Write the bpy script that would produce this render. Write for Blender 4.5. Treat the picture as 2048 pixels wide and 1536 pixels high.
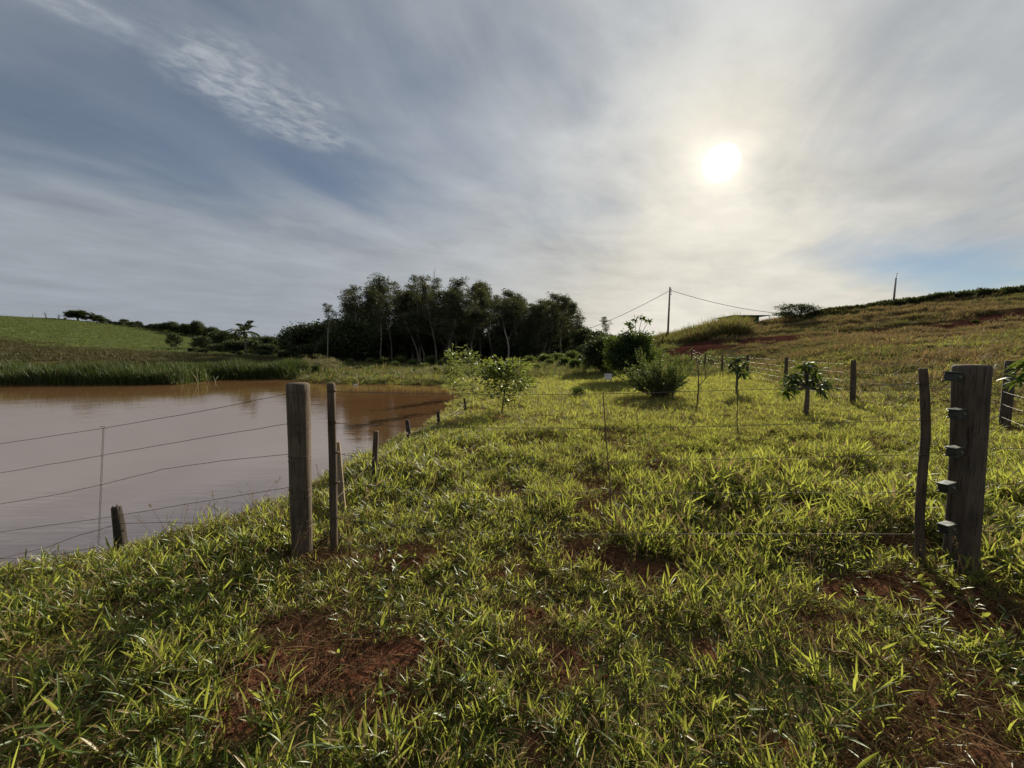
import bpy, math
import numpy as np
from mathutils import Vector, Matrix

for o in list(bpy.data.objects):
    bpy.data.objects.remove(o, do_unlink=True)
S = bpy.context.scene
ROOT = S.collection
PI = math.pi

# ------------------------------------------------------------------ camera
FPX, CX0, CY0 = 769.0, 1024.0, 768.0           # focal length in photo pixels, photo centre
PITCH = math.radians(4.3)
EYE = 1.5
cam_d = bpy.data.cameras.new('camera')
cam = bpy.data.objects.new('camera', cam_d)
ROOT.objects.link(cam)
cam.location = (0, 0, EYE)
cam.rotation_euler = (PI/2 - PITCH, 0, 0)
cam_d.sensor_width = 36.0
cam_d.lens = 36.0*FPX/2048.0
cam_d.clip_start = 0.05
cam_d.clip_end = 6000
S.camera = cam

# ------------------------------------------------------------------ light
SUN_AZ = math.radians(27.6)                    # to the right of +Y
SUN_EL = math.radians(23.0)
SUN_DIR = Vector((math.sin(SUN_AZ)*math.cos(SUN_EL), math.cos(SUN_AZ)*math.cos(SUN_EL), math.sin(SUN_EL)))
sun_d = bpy.data.lights.new('sun', 'SUN')
sun_d.energy = 5.0
sun_d.angle = math.radians(0.9)
sun_d.color = (1.0, 0.90, 0.72)
sun = bpy.data.objects.new('sun', sun_d)
ROOT.objects.link(sun)
sun.rotation_euler = (-SUN_DIR).to_track_quat('-Z', 'Y').to_euler()
sun.location = (20, 30, 40)

S.view_settings.view_transform = 'Standard'
S.view_settings.look = 'None'
S.view_settings.gamma = 1.0
S.view_settings.use_curve_mapping = False
S.view_settings.exposure = 0.62
S.render.engine = 'CYCLES'
S.cycles.max_bounces = 4
S.cycles.diffuse_bounces = 2
S.cycles.glossy_bounces = 2
S.cycles.transmission_bounces = 2
S.cycles.transparent_max_bounces = 4
S.cycles.caustics_reflective = False
S.cycles.caustics_refractive = False
S.cycles.use_denoising = True


class NT:
    """tiny helper for writing node trees"""
    def __init__(self, tree):
        self.t = tree
        tree.nodes.clear()
    def n(self, kind, **kw):
        nd = self.t.nodes.new(kind)
        for k, v in kw.items():
            setattr(nd, k, v)
        return nd
    def link(self, a, b):
        self.t.links.new(a, b)
    def put(self, sock, v):
        if isinstance(v, bpy.types.NodeSocket):
            self.link(v, sock)
        elif v is not None:
            sock.default_value = v
    def m(self, op, a, b=None, c=None, clamp=False):
        nd = self.n('ShaderNodeMath', operation=op, use_clamp=clamp)
        for i, v in enumerate((a, b, c)):
            self.put(nd.inputs[i], v)
        return nd.outputs[0]
    def vm(self, op, a, b=None):
        nd = self.n('ShaderNodeVectorMath', operation=op)
        self.put(nd.inputs[0], a); self.put(nd.inputs[1], b)
        return nd.outputs['Value'] if op in ('DOT_PRODUCT', 'LENGTH') else nd.outputs[0]
    def mix(self, f, a, b, blend='MIX'):
        nd = self.n('ShaderNodeMix', data_type='RGBA', blend_type=blend)
        self.put(nd.inputs[0], f); self.put(nd.inputs[6], a); self.put(nd.inputs[7], b)
        return nd.outputs[2]
    def ramp(self, v, a, b, c=0.0, d=1.0, smooth=True):
        nd = self.n('ShaderNodeMapRange', clamp=True)
        nd.interpolation_type = 'SMOOTHSTEP' if smooth else 'LINEAR'
        self.put(nd.inputs[0], v)
        for i, x in enumerate((a, b, c, d)):
            nd.inputs[i+1].default_value = x
        return nd.outputs[0]
    def noise(self, vec, scale, detail=4.0, rough=0.55, dist=0.0):
        nd = self.n('ShaderNodeTexNoise')
        self.put(nd.inputs['Vector'], vec)
        nd.inputs['Scale'].default_value = scale
        nd.inputs['Detail'].default_value = detail
        nd.inputs['Roughness'].default_value = rough
        nd.inputs['Distortion'].default_value = dist
        return nd.outputs[0]
    def mapping(self, vec, loc=(0, 0, 0), rot=(0, 0, 0), scale=(1, 1, 1)):
        nd = self.n('ShaderNodeMapping')
        self.put(nd.inputs[0], vec)
        nd.inputs[1].default_value = loc; nd.inputs[2].default_value = rot; nd.inputs[3].default_value = scale
        return nd.outputs[0]


def rgb(r, g, b):
    return (r, g, b, 1.0)

# ------------------------------------------------------------------ sky
world = bpy.data.worlds.new('World')
S.world = world
world.use_nodes = True
w = NT(world.node_tree)
out = w.n('ShaderNodeOutputWorld')
bg = w.n('ShaderNodeBackground')
SKY_STRENGTH = 0.067
CLOUD = 3.75                                     # radiance of the cloud sheet away from the sun
CLEAR = 0.58                                    # clear sky seen through the thin places
bg.inputs[1].default_value = SKY_STRENGTH
sky = w.n('ShaderNodeTexSky', sky_type='NISHITA')
sky.sun_disc = False
sky.sun_elevation = SUN_EL
sky.sun_rotation = SUN_AZ
sky.altitude = 600
sky.air_density = 1.0; sky.dust_density = 0.25; sky.ozone_density = 2.0
tc = w.n('ShaderNodeTexCoord')
d = tc.outputs['Generated']
sep = w.n('ShaderNodeSeparateXYZ'); w.link(d, sep.inputs[0])
zc = w.m('MAXIMUM', sep.outputs[2], 0.0)
den = w.m('ADD', zc, 0.10)
comb = w.n('ShaderNodeCombineXYZ')
w.link(w.m('DIVIDE', sep.outputs[0], den), comb.inputs[0])
w.link(w.m('DIVIDE', sep.outputs[1], den), comb.inputs[1])
P = comb.outputs[0]                              # the cloud deck seen from below
cosang = w.vm('DOT_PRODUCT', d, tuple(SUN_DIR))
ang = w.m('ARCCOSINE', w.m('MINIMUM', cosang, 1.0))  # radians from the sun
def local(vec, loc, rot, scale):
    """coordinates in a frame set at loc, turned by rot, one unit long per scale"""
    nd = w.n('ShaderNodeMapping', vector_type='TEXTURE')
    w.put(nd.inputs[0], vec)
    nd.inputs[1].default_value = (loc[0], loc[1], 0); nd.inputs[2].default_value = (0, 0, math.radians(rot)); nd.inputs[3].default_value = (scale[0], scale[1], 1)
    return nd.outputs[0]
def expo(v, k):
    return w.m('POWER', 2.718, w.m('MULTIPLY', v, k))
# a sheet of high cloud: broad soft billows drawn out by the wind, thinner in places
warp = w.m('SUBTRACT', w.noise(P, 0.9, 4.0, 0.55), 0.5)
big = w.noise(local(P, (7.3, 2.1), 58, (1.7, 0.8)), 0.9, 4.0, 0.5, 0.2)
mid = w.noise(local(P, (1.0, 4.0), 62, (1.3, 0.62)), 1.2, 6.0, 0.55, 0.5)
fine = w.noise(local(P, (0.0, 2.0), 66, (0.55, 0.26)), 1.2, 7.0, 0.58, 0.5)
puff = w.noise(local(P, (5.0, 1.0), 20, (0.5, 0.34)), 1.0, 8.0, 0.6, 0.25)
veil = w.m('ADD', w.m('MULTIPLY', big, 0.5), w.m('ADD', w.m('MULTIPLY', mid, 0.34), w.m('MULTIPLY', fine, 0.16)))
cover = w.ramp(veil, 0.30, 0.60, 0.55, 1.0)
def gap(loc, rot, sc, amount):
    r = w.m('ADD', w.vm('LENGTH', local(P, loc, rot, sc)), w.m('MULTIPLY', w.m('ADD', warp, w.m('SUBTRACT', mid, 0.5)), 1.3))
    return w.ramp(r, 1.35, 0.0, 0.0, amount)
holes = w.m('MAXIMUM', gap((-1.32, 1.25), 22, (1.75, 0.95), 0.68), gap((3.25, 2.75), 20, (1.5, 0.55), 0.95))
holes = w.m('MAXIMUM', holes, gap((-0.45, 1.62), 5, (0.8, 0.36), 0.36))
cover = w.m('ADD', cover, w.m('MULTIPLY', expo(zc, -5.0), 0.75), clamp=True)
cover = w.m('MULTIPLY', cover, w.m('SUBTRACT', 1.0, holes))
# a torn patch of thicker cirrus with a grain of its own, and the trail it came from
def shred(loc, rot, sc):
    r = w.m('ADD', w.vm('LENGTH', local(P, loc, rot, sc)), w.m('MULTIPLY', w.m('SUBTRACT', w.noise(P, 5.0, 5.0, 0.6), 0.5), 1.5))
    return w.ramp(r, 1.15, 0.35, 0.0, 1.0)
grain = w.ramp(w.noise(local(P, (0, 0), 35, (0.075, 0.045)), 1.0, 5.0, 0.62, 0.4), 0.30, 0.70, 0.2, 1.0)
patch = w.m('MULTIPLY', w.m('MAXIMUM', shred((-0.81, 1.32), 57, (0.36, 0.19)), w.m('MULTIPLY', shred((-1.04, 1.00), 40, (0.22, 0.06)), 0.55)), grain)
cover = w.m('ADD', cover, w.m('MULTIPLY', patch, 0.58), clamp=True)
# cloud radiance: grey-white, scattering the light forward round the sun
fwd1 = expo(ang, -3.6); fwd2 = expo(ang, -9.0); fwd3 = expo(ang, -40.0)
low = w.m('MULTIPLY', expo(zc, -5.0), w.m('POWER', w.m('MAXIMUM', w.vm('DOT_PRODUCT', d, (math.sin(SUN_AZ), math.cos(SUN_AZ), 0)), 0.0), 5.0))   # long slant path under the sun
tex = w.m('ADD', 0.92, w.m('MULTIPLY', w.m('SUBTRACT', w.m('ADD', w.m('MULTIPLY', big, 0.45), w.m('ADD', w.m('MULTIPLY', mid, 0.3), w.m('MULTIPLY', puff, 0.42))), 0.57), w.ramp(zc, 0.0, 0.30, 0.45, 1.15)))
base_c = w.mix(w.m('MULTIPLY', w.m('ADD', w.m('MULTIPLY', fwd1, 0.8), low), 1.6, clamp=True), rgb(CLOUD*.93, CLOUD*1.02, CLOUD*1.14), rgb(CLOUD*1.08, CLOUD*1.03, CLOUD*.90))
gain = w.m('MULTIPLY', w.m('ADD', w.m('ADD', 0.97, w.m('MULTIPLY', low, 1.0)), w.m('MULTIPLY', fwd1, 1.45)), w.m('ADD', tex, w.m('MULTIPLY', patch, 0.14)))
cl = w.n('ShaderNodeVectorMath', operation='SCALE')
w.link(base_c, cl.inputs[0]); w.link(gain, cl.inputs[3])
glow = w.n('ShaderNodeVectorMath', operation='SCALE')
glow.inputs[0].default_value = (3.0, 2.6, 1.8)
w.link(w.m('ADD', w.m('MULTIPLY', fwd2, 0.12), w.m('MULTIPLY', fwd3, 2.2)), glow.inputs[3])
skyc = w.n('ShaderNodeVectorMath', operation='SCALE'); skyc.inputs[3].default_value = CLEAR
w.link(sky.outputs[0], skyc.inputs[0])
col = w.mix(cover, skyc.outputs[0], cl.outputs[0])
col = w.vm('ADD', col, glow.outputs[0])
disc = w.n('ShaderNodeVectorMath', operation='SCALE')
disc.inputs[0].default_value = (22, 21, 18)
w.link(w.ramp(w.m('ADD', ang, w.m('MULTIPLY', w.m('SUBTRACT', fine, 0.5), 0.008)), 0.038, 0.014, 0.0, 1.0), disc.inputs[3])
col = w.vm('ADD', col, disc.outputs[0])
w.link(col, bg.inputs[0])
w.link(bg.outputs[0], out.inputs[0])

# ------------------------------------------------------------------ noise, terrain
def _hash(ix, iy, seed):
    h = (ix.astype(np.int64)*374761393 + iy.astype(np.int64)*668265263 + seed*982451653) & 0xFFFFFFFF
    h = ((h ^ (h >> 13))*1274126177) & 0xFFFFFFFF
    h = h ^ (h >> 16)
    return (h & 0xFFFFFF)/float(0xFFFFFF)

def vnoise(x, y, seed=0):
    x = np.asarray(x, float); y = np.asarray(y, float)
    ix = np.floor(x); iy = np.floor(y)
    fx = x-ix; fy = y-iy
    fx = fx*fx*(3-2*fx); fy = fy*fy*(3-2*fy)
    a = _hash(ix, iy, seed); b = _hash(ix+1, iy, seed); c = _hash(ix, iy+1, seed); e = _hash(ix+1, iy+1, seed)
    return (a*(1-fx)+b*fx)*(1-fy) + (c*(1-fx)+e*fx)*fy

def fbm(x, y, seed=0, octv=4, gain=0.5):
    s = 0; a = 1; t = 0
    for k in range(octv):
        s = s + a*vnoise(x*2**k, y*2**k, seed+k*17); t += a; a *= gain
    return s/t

def sstep(a, b, x):
    t = np.clip((x-a)/(b-a), 0, 1)
    return t*t*(3-2*t)

CP, SP = math.cos(PITCH), math.sin(PITCH)
def ray(u, v):
    cx = (u-CX0)/FPX; cy = (CY0-v)/FPX
    return np.array([cx, CP+cy*SP, cy*CP-SP])
def at(u, v, Y):
    """the place that lies Y metres ahead and shows at photo pixel (u, v)"""
    r = ray(u, v)
    p = r*(Y/r[1]); p[2] += EYE
    return p
def pxl(p):
    """photo pixel of a place"""
    x, y, z = p[0], p[1], p[2]-EYE
    f = y*CP - z*SP; up = y*SP + z*CP
    return CX0+FPX*x/f, CY0-FPX*up/f

ZW = -0.36                                     # water level
SHORE = [(-2.9, 4.8), (-3.35, 3.98), (-3.75, 3.42), (-4.5, 3.05), (-7.5, 2.5), (-14, 2.3), (-34, 4), (-46, 12), (-45, 23.5),
         (-33, 24.4), (-27, 24.2), (-21.2, 24.6), (-20.4, 25.6), (-22.5, 28.6), (-20, 30.2), (-17.0, 29.6), (-14.6, 27.2), (-12.6, 25.4), (-10.3, 24.7),
         (-6.9, 24.2), (-4.6, 23.2), (-3.1, 20.0), (-2.45, 15.8), (-2.25, 12.4), (-2.4, 9.6), (-2.65, 7.4), (-2.7, 6.2)]
SH = np.array(SHORE)
def shore_sd(x, y):
    """signed distance to the pond's edge, positive on land"""
    x = np.asarray(x, float); y = np.asarray(y, float)
    best = np.full(x.shape, 1e9); inside = np.zeros(x.shape, bool)
    n = len(SH)
    for i in range(n):
        ax, ay = SH[i]; bx, by = SH[(i+1) % n]
        ex, ey = bx-ax, by-ay
        t = np.clip(((x-ax)*ex+(y-ay)*ey)/(ex*ex+ey*ey), 0, 1)
        best = np.minimum(best, (x-ax-t*ex)**2+(y-ay-t*ey)**2)
        cond = ((ay > y) != (by > y))
        with np.errstate(divide='ignore', invalid='ignore'):
            xi = ax + (y-ay)*ex/(ey if ey != 0 else 1e-9)
        inside ^= cond & (x < xi)
    s = np.sqrt(best)
    s = s + (fbm(x*1.3, y*1.3, 5, 3)-0.5)*0.35
    return np.where(inside, -s, s)

def _cp(u, v, Y):
    return tuple(at(u, v, Y))
CTRL = [(0, 0, 0), (3, 2, 0), (-3, 1, -.06), (0, 4, .0), (4, 4, .04), (-2, 4, -.06), (8, 5, .10), (0, 8, .02), (5, 9, .05), (-1.5, 9, -.08),
        (9.3, 7.3, .08), (9.6, 10.8, .08), (11.4, 16, .12), (14, 23, .2), (15, 27, .25), (17, 33, .6), (2, 16, .0), (7, 16, .08), (-1, 18, -.1),
        (4, 26, .05), (9, 28, .15), (1, 40, .1), (8, 42, .45), (-5, 30, -.1), (-10, 40, -.2), (-12, 60, -.3), (0, 65, -.2), (12, 60, .6), (-30, 75, .2), (0, 95, .3), (25, 95, 3.0),
        # hill on the right
        _cp(1390, 694, 42), _cp(1450, 686, 44), _cp(1350, 672, 57), _cp(1450, 664, 55), _cp(1560, 645, 57), _cp(1640, 630, 55), _cp(1800, 611, 53), _cp(2048, 588, 50),
        _cp(1640, 682, 35), _cp(1560, 690, 36), _cp(1800, 655, 40), _cp(2048, 650, 33), _cp(2048, 715, 17), _cp(1800, 715, 21), _cp(1640, 718, 25), _cp(1500, 712, 33), _cp(2250, 570, 50), _cp(2250, 655, 28), _cp(2250, 715, 14),
        (14, 5, .5), (25, 4, 2.2), (45, 5, 5.0), (80, 10, 9.0), (95, 45, 11.5), (50, 78, 7.4), (75, 72, 9.6), (30, 80, 5.0), (110, 80, 9.5),
        # far side of the pond and the field on the left
        (-25, 33, -.1), (-15, 36, -.15), (-35, 30, .1), _cp(200, 714, 45), _cp(60, 706, 50), _cp(440, 712, 60), _cp(560, 715, 75), _cp(0, 690, 75), _cp(0, 668, 100), _cp(150, 690, 90), _cp(300, 693, 105),
        _cp(0, 634, 165), _cp(120, 639, 172), _cp(250, 652, 176), _cp(350, 664, 180), _cp(440, 678, 185), _cp(440, 697, 110), _cp(560, 700, 150), _cp(-300, 625, 140),
        (-60, 12, .8), (-80, 40, 2.5), (-150, 70, 9), (-220, 120, 16), (-230, 230, 16), (-100, 260, 10), (-320, 200, 18), (-20, 180, 2), (20, 300, 3), (150, 200, 8),
        (0, -15, .1), (25, -15, 1.0), (-25, -12, .3), (0, -60, 1), (60, -50, 4), (-60, -50, 2), (0, -200, 3), (250, 0, 12), (-300, 0, 10), (0, 500, 5), (400, 400, 8), (-400, 500, 12)]
C = np.array(CTRL)
_c2 = 9.0
_A = np.sqrt(((C[:, None, :2]-C[None, :, :2])**2).sum(-1)+_c2)
_n = len(C)
_M = np.zeros((_n+1, _n+1)); _M[:_n, :_n] = _A; _M[_n, :_n] = 1; _M[:_n, _n] = 1
_w = np.linalg.solve(_M, np.append(C[:, 2], 0))

def land(x, y):
    x = np.asarray(x, float); y = np.asarray(y, float)
    z = np.full(x.shape, _w[_n])
    for i in range(_n):
        z = z + _w[i]*np.sqrt((x-C[i, 0])**2+(y-C[i, 1])**2+_c2)
    r = np.hypot(x, y)
    far = sstep(350, 900, r)
    z = z*(1-far) + far*(5+6*fbm(x/260, y/260, 3, 3))
    # lumps and tussocks underfoot, and old contour banks across the slope on the right
    z = z + (fbm(x*1.1, y*1.1, 11, 4)-0.5)*0.16*np.clip(1.2-r/60, .2, 1)
    hill = sstep(1.4, 3.2, z)*sstep(8, 20, x)*sstep(15, 22, y)*(1-sstep(62, 72, y))
    k = (z-0.045*x + 0.6*fbm(x/9, y/9, 23, 2))*1.25
    z = z + hill*0.34*(np.abs((k % 1.0)-0.5)*2-0.5) + hill*(fbm(x/2.2, y/2.2, 31, 3)-0.5)*0.5
    return z

def H(x, y):
    x = np.asarray(x, float); y = np.asarray(y, float)
    z = land(x, y)
    sd = shore_sd(x, y)
    wd = 1.1 + 0.5*sstep(8, 20, y)
    lnd = ZW + (z-ZW)*sstep(-0.15, 1, sd/wd)
    return np.where(sd > 0, np.maximum(lnd, ZW+0.02*np.minimum(sd*8, 1)), np.maximum(ZW-1.2, ZW+sd*0.55))

def h1(x, y):
    return float(H(np.array([x]), np.array([y]))[0])

def G(u, v):
    """where the line of sight through photo pixel (u, v) meets the ground"""
    r = ray(u, v)
    t = np.geomspace(0.5, 400, 1500)
    p = r[None, :]*t[:, None]; p[:, 2] += EYE
    below = p[:, 2] < H(p[:, 0], p[:, 1])
    i = int(np.argmax(below)) if below.any() else len(t)-1
    lo, hi = t[max(i-1, 0)], t[i]
    for _ in range(18):
        m_ = (lo+hi)/2; q = r*m_
        if q[2]+EYE < h1(q[0], q[1]): hi = m_
        else: lo = m_
    q = r*hi
    return np.array([q[0], q[1], h1(q[0], q[1])])

# bare red earth: patches in the trampled gateway, and the cut on the hill
BARE = []
for (u, v, ru, rv) in [(700, 1330, 300, 85), (790, 1420, 170, 85), (600, 1250, 120, 40), (1180, 1110, 120, 40), (1300, 1150, 90, 40), (1120, 1330, 70, 60), (1060, 1230, 60, 25),
                       (1750, 1170, 230, 50), (1950, 1230, 150, 60), (2010, 1400, 60, 60), (1010, 985, 55, 22), (950, 905, 60, 14), (820, 1110, 120, 30),
                       (1320, 940, 40, 25), (1420, 1300, 45, 35), (640, 1120, 110, 22), (480, 1430, 80, 60), (1560, 1500, 60, 60), (1080, 1480, 60, 70), (1800, 1085, 120, 20)]:
    a = G(u, v)
    bx = abs(G(u+ru, v)[0]-a[0]); by = abs(G(u, v-rv)[1]-G(u, v+rv)[1])/2
    BARE.append((a[0], a[1], max(bx, .08), max(by, .08)))
def bare(x, y):
    """0 grown over .. 1 bare"""
    b = np.zeros(np.shape(x))
    for (ax, ay, rx, ry) in BARE:
        q = np.sqrt(((x-ax)/rx)**2+((y-ay)/ry)**2)
        b = np.maximum(b, 1-q)
    b = np.where(b > 0, b, 0)
    n = fbm(x*2.6, y*2.6, 41, 4)
    return np.clip(sstep(0.05, .5, b + (n-0.5)*0.9*(b > 0)) + 0.75*sstep(0.60, 0.74, fbm(x*1.15, y*1.15, 77, 3))*(y < 20), 0, 1)
def redcut(x, y):
    """the bare cut and the dark worn bands on the hill"""
    r = np.zeros(np.shape(x))
    for (u, v, Y, rx, ry) in REDS:
        c = at(u, v, Y)
        q = np.sqrt(((x-c[0])/rx)**2+((y-c[1])/ry)**2) + (fbm(x/2.5, y/2.5, 61, 4)-.5)*1.1
        r = np.maximum(r, sstep(1.1, .6, q))
    return r
REDS = [(1430, 692, 43, 5.5, 6.0), (1370, 696, 41, 3.5, 4.5), (1520, 688, 42, 5.0, 4.5), (1610, 685, 39, 6.5, 2.6), (1750, 672, 39, 8.0, 1.8), (2000, 660, 37, 8.0, 2.6), (1850, 690, 30, 6.0, 1.2)]

# ------------------------------------------------------------------ mesh helpers
class MB:
    def __init__(self):
        self.v = []; self.f = []; self.m = []; self.n = 0
    def add(self, verts, faces, mat=0):
        verts = np.asarray(verts, float).reshape(-1, 3)
        self.v.append(verts)
        k = self.n
        if isinstance(faces, np.ndarray):
            self.f.append(faces+k)
            self.m.append(np.full(len(faces), mat))
        else:
            for f in faces:
                self.f.append(np.array([f])+k); self.m.append(np.array([mat]))
        self.n += len(verts)
    def mesh(self, name, mats, smooth=True):
        me = bpy.data.meshes.new(name)
        V = np.concatenate(self.v) if self.v else np.zeros((0, 3))
        loops = []; starts = []; tot = 0; mi = []
        for fa, mm in zip(self.f, self.m):
            k = fa.shape[1]
            loops.append(fa.ravel()); starts.append(tot+np.arange(len(fa))*k); tot += fa.size; mi.append(mm)
        L = np.concatenate(loops).astype(np.int32); st = np.concatenate(starts).astype(np.int32); MI = np.concatenate(mi).astype(np.int32)
        me.vertices.add(len(V)); me.vertices.foreach_set('co', V.astype(np.float32).ravel())
        me.loops.add(len(L)); me.loops.foreach_set('vertex_index', L)
        me.polygons.add(len(st)); me.polygons.foreach_set('loop_start', st)
        me.polygons.foreach_set('material_index', MI)
        me.polygons.foreach_set('use_smooth', np.full(len(st), smooth))
        for mt in (mats if isinstance(mats, (list, tuple)) else [mats]):
            me.materials.append(mt)
        me.update(calc_edges=True)
        me.validate()
        return me

def nrm(a):
    a = np.asarray(a, float)
    return a/np.maximum(np.linalg.norm(a, axis=-1, keepdims=True), 1e-9)

def tube(mb, pts, rad, sides=6, cap=True, mat=0):
    """a tapered tube along a path"""
    pts = np.asarray(pts, float); n = len(pts)
    rad = np.full(n, rad, float) if np.isscalar(rad) else np.asarray(rad, float)
    T = nrm(np.gradient(pts, axis=0))
    ref = np.array([0, 0, 1.0]) if abs(T[0, 2]) < .9 else np.array([1.0, 0, 0])
    A = nrm(np.cross(T, ref)); B = np.cross(T, A)
    a = np.arange(sides)*2*PI/sides
    ring = pts[:, None, :] + rad[:, None, None]*(np.cos(a)[None, :, None]*A[:, None, :] + np.sin(a)[None, :, None]*B[:, None, :])
    idx = np.arange(n*sides).reshape(n, sides)
    q = np.stack([idx[:-1], np.roll(idx, -1, 1)[:-1], np.roll(idx, -1, 1)[1:], idx[1:]], -1).reshape(-1, 4)
    mb.add(ring.reshape(-1, 3), q, mat)
    if cap:
        k = mb.n - n*sides
        mb.f.append(np.array([idx[-1]+k])); mb.m.append(np.array([mat]))
        mb.f.append(np.array([idx[0][::-1]+k])); mb.m.append(np.array([mat]))

def box(mb, c, s, R=None, bev=0.0, mat=0):
    """box with chamfered vertical and horizontal edges"""
    s = np.asarray(s, float)/2
    if bev <= 0:
        v = np.array([[x, y, z] for x in (-1, 1) for y in (-1, 1) for z in (-1, 1)])*s
        f = np.array([[0, 1, 3, 2], [4, 6, 7, 5], [0, 4, 5, 1], [2, 3, 7, 6], [0, 2, 6, 4], [1, 5, 7, 3]])
        if R is not None: v = v @ np.asarray(R).T
        mb.add(v+np.asarray(c), f, mat); return
    b = min(bev, s.min()*.9)
    prof = [(-s[2], b), (-s[2]+b, 0), (s[2]-b, 0), (s[2], b)]
    rings = []
    for z, i in prof:
        x, y = s[0]-i, s[1]-i
        rings.append([(-x+b, -y, z), (x-b, -y, z), (x, -y+b, z), (x, y-b, z), (x-b, y, z), (-x+b, y, z), (-x, y-b, z), (-x, -y+b, z)])
    v = np.array(rings).reshape(-1, 3)
    if R is not None: v = v @ np.asarray(R).T
    idx = np.arange(32).reshape(4, 8)
    q = np.stack([idx[:-1], np.roll(idx, -1, 1)[:-1], np.roll(idx, -1, 1)[1:], idx[1:]], -1).reshape(-1, 4)
    mb.add(v+np.asarray(c), q, mat)
    k = mb.n-32
    mb.f += [np.array([idx[-1]+k]), np.array([idx[0][::-1]+k])]; mb.m += [np.array([mat])]*2

def obj(name, me, parent=None, loc=(0, 0, 0), rot=(0, 0, 0), scale=(1, 1, 1)):
    o = bpy.data.objects.new(name, me)
    ROOT.objects.link(o)
    o.location = tuple(float(q) for q in loc); o.rotation_euler = tuple(float(q) for q in rot); o.scale = tuple(float(q) for q in scale)
    if parent is not None: o.parent = parent
    return o
def thing(name, label, cat, loc=(0, 0, 0), rot=(0, 0, 0), scale=(1, 1, 1), group=None):
    o = obj(name, None, None, loc, rot, scale)
    o.empty_display_size = 0.2
    return tag(o, label, cat, group)
def tag(o, label, cat=None, group=None, kind=None):
    o['label'] = label
    if cat: o['category'] = cat
    if group: o['group'] = group
    if kind: o['kind'] = kind
    return o
def place(name, parts, loc, label, cat, rotz=0.0, scale=(1, 1, 1), group=None):
    t = thing(name, label, cat, loc, (0, 0, rotz), scale, group)
    for pn, me in parts:
        obj(pn, me, t)
    return t

# ------------------------------------------------------------------ materials
MATS = {}
def mat(name):
    m_ = bpy.data.materials.new(name); m_.use_nodes = True
    MATS[name] = m_
    return m_, NT(m_.node_tree)

def leaf_mat(name, c1, c2, trans, tw=0.5, gloss=0.10, rough=0.45, dry=None, dryf=0.0):
    """thin leaf: diffuse both sides, light coming through, a waxy sheen"""
    m_, t = mat(name)
    geo = t.n('ShaderNodeNewGeometry'); oi = t.n('ShaderNodeObjectInfo')
    rpi = geo.outputs['Random Per Island']
    mixv = t.m('FRACT', t.m('ADD', rpi, oi.outputs['Random']))
    c = t.mix(mixv, rgb(*c1), rgb(*c2))
    tr = t.mix(mixv, rgb(*[x*.8 for x in trans]), rgb(*[min(1, x*1.15) for x in trans]))
    if dry:
        dm = t.m('LESS_THAN', t.m('FRACT', t.m('ADD', t.m('MULTIPLY', rpi, 7.31), t.m('MULTIPLY', oi.outputs['Random'], 3.7))), dryf)
        c = t.mix(dm, c, rgb(*dry)); tr = t.mix(dm, tr, rgb(*[x*.8 for x in dry]))
    df = t.n('ShaderNodeBsdfDiffuse'); t.put(df.inputs[0], c)
    tl = t.n('ShaderNodeBsdfTranslucent'); t.put(tl.inputs[0], tr)
    mx = t.n('ShaderNodeMixShader'); mx.inputs[0].default_value = tw
    t.link(df.outputs[0], mx.inputs[1]); t.link(tl.outputs[0], mx.inputs[2])
    gl = t.n('ShaderNodeBsdfGlossy'); gl.inputs[0].default_value = rgb(.8, .85, .8); gl.inputs[1].default_value = rough
    fr = t.n('ShaderNodeFresnel'); fr.inputs[0].default_value = 1.4
    mg = t.n('ShaderNodeMixShader')
    t.link(t.m('MULTIPLY', fr.outputs[0], gloss*1.2, clamp=True), mg.inputs[0])
    t.link(mx.outputs[0], mg.inputs[1]); t.link(gl.outputs[0], mg.inputs[2])
    o = t.n('ShaderNodeOutputMaterial'); t.link(mg.outputs[0], o.inputs[0])
    return m_

def wood_mat(name, c1, c2, scale=1.0, bump=0.6, spot=None):
    m_, t = mat(name)
    tcn = t.n('ShaderNodeTexCoord')
    v = t.mapping(tcn.outputs['Object'], scale=(38*scale, 38*scale, 2.2*scale))
    g = t.noise(v, 1.0, 6.0, 0.65, 0.6)
    g2 = t.noise(t.mapping(tcn.outputs['Object'], scale=(120*scale, 120*scale, 5*scale)), 1.0, 4.0, 0.6)
    big = t.noise(tcn.outputs['Object'], 4.0*scale, 4.0, 0.6)
    f = t.m('ADD', t.m('MULTIPLY', g, .6), t.m('MULTIPLY', big, .5))
    c = t.mix(t.ramp(f, .38, .72), rgb(*c1), rgb(*c2))
    c = t.mix(t.ramp(g2, .54, .66, 0, .85), c, rgb(*[q*.25 for q in c1]))
    if spot:
        c = t.mix(t.ramp(t.noise(tcn.outputs['Object'], 9.0*scale, 5, .7), .58, .70, 0, .7), c, rgb(*spot))
    b = t.n('ShaderNodeBsdfPrincipled')
    t.put(b.inputs['Base Color'], c); b.inputs['Roughness'].default_value = .85; b.inputs['Specular IOR Level'].default_value = .25
    bp = t.n('ShaderNodeBump'); bp.inputs['Strength'].default_value = bump; bp.inputs['Distance'].default_value = .006/scale
    t.link(t.m('ADD', g, t.m('MULTIPLY', g2, .6)), bp.inputs['Height']); t.link(bp.outputs[0], b.inputs['Normal'])
    o = t.n('ShaderNodeOutputMaterial'); t.link(b.outputs[0], o.inputs[0])
    return m_

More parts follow.
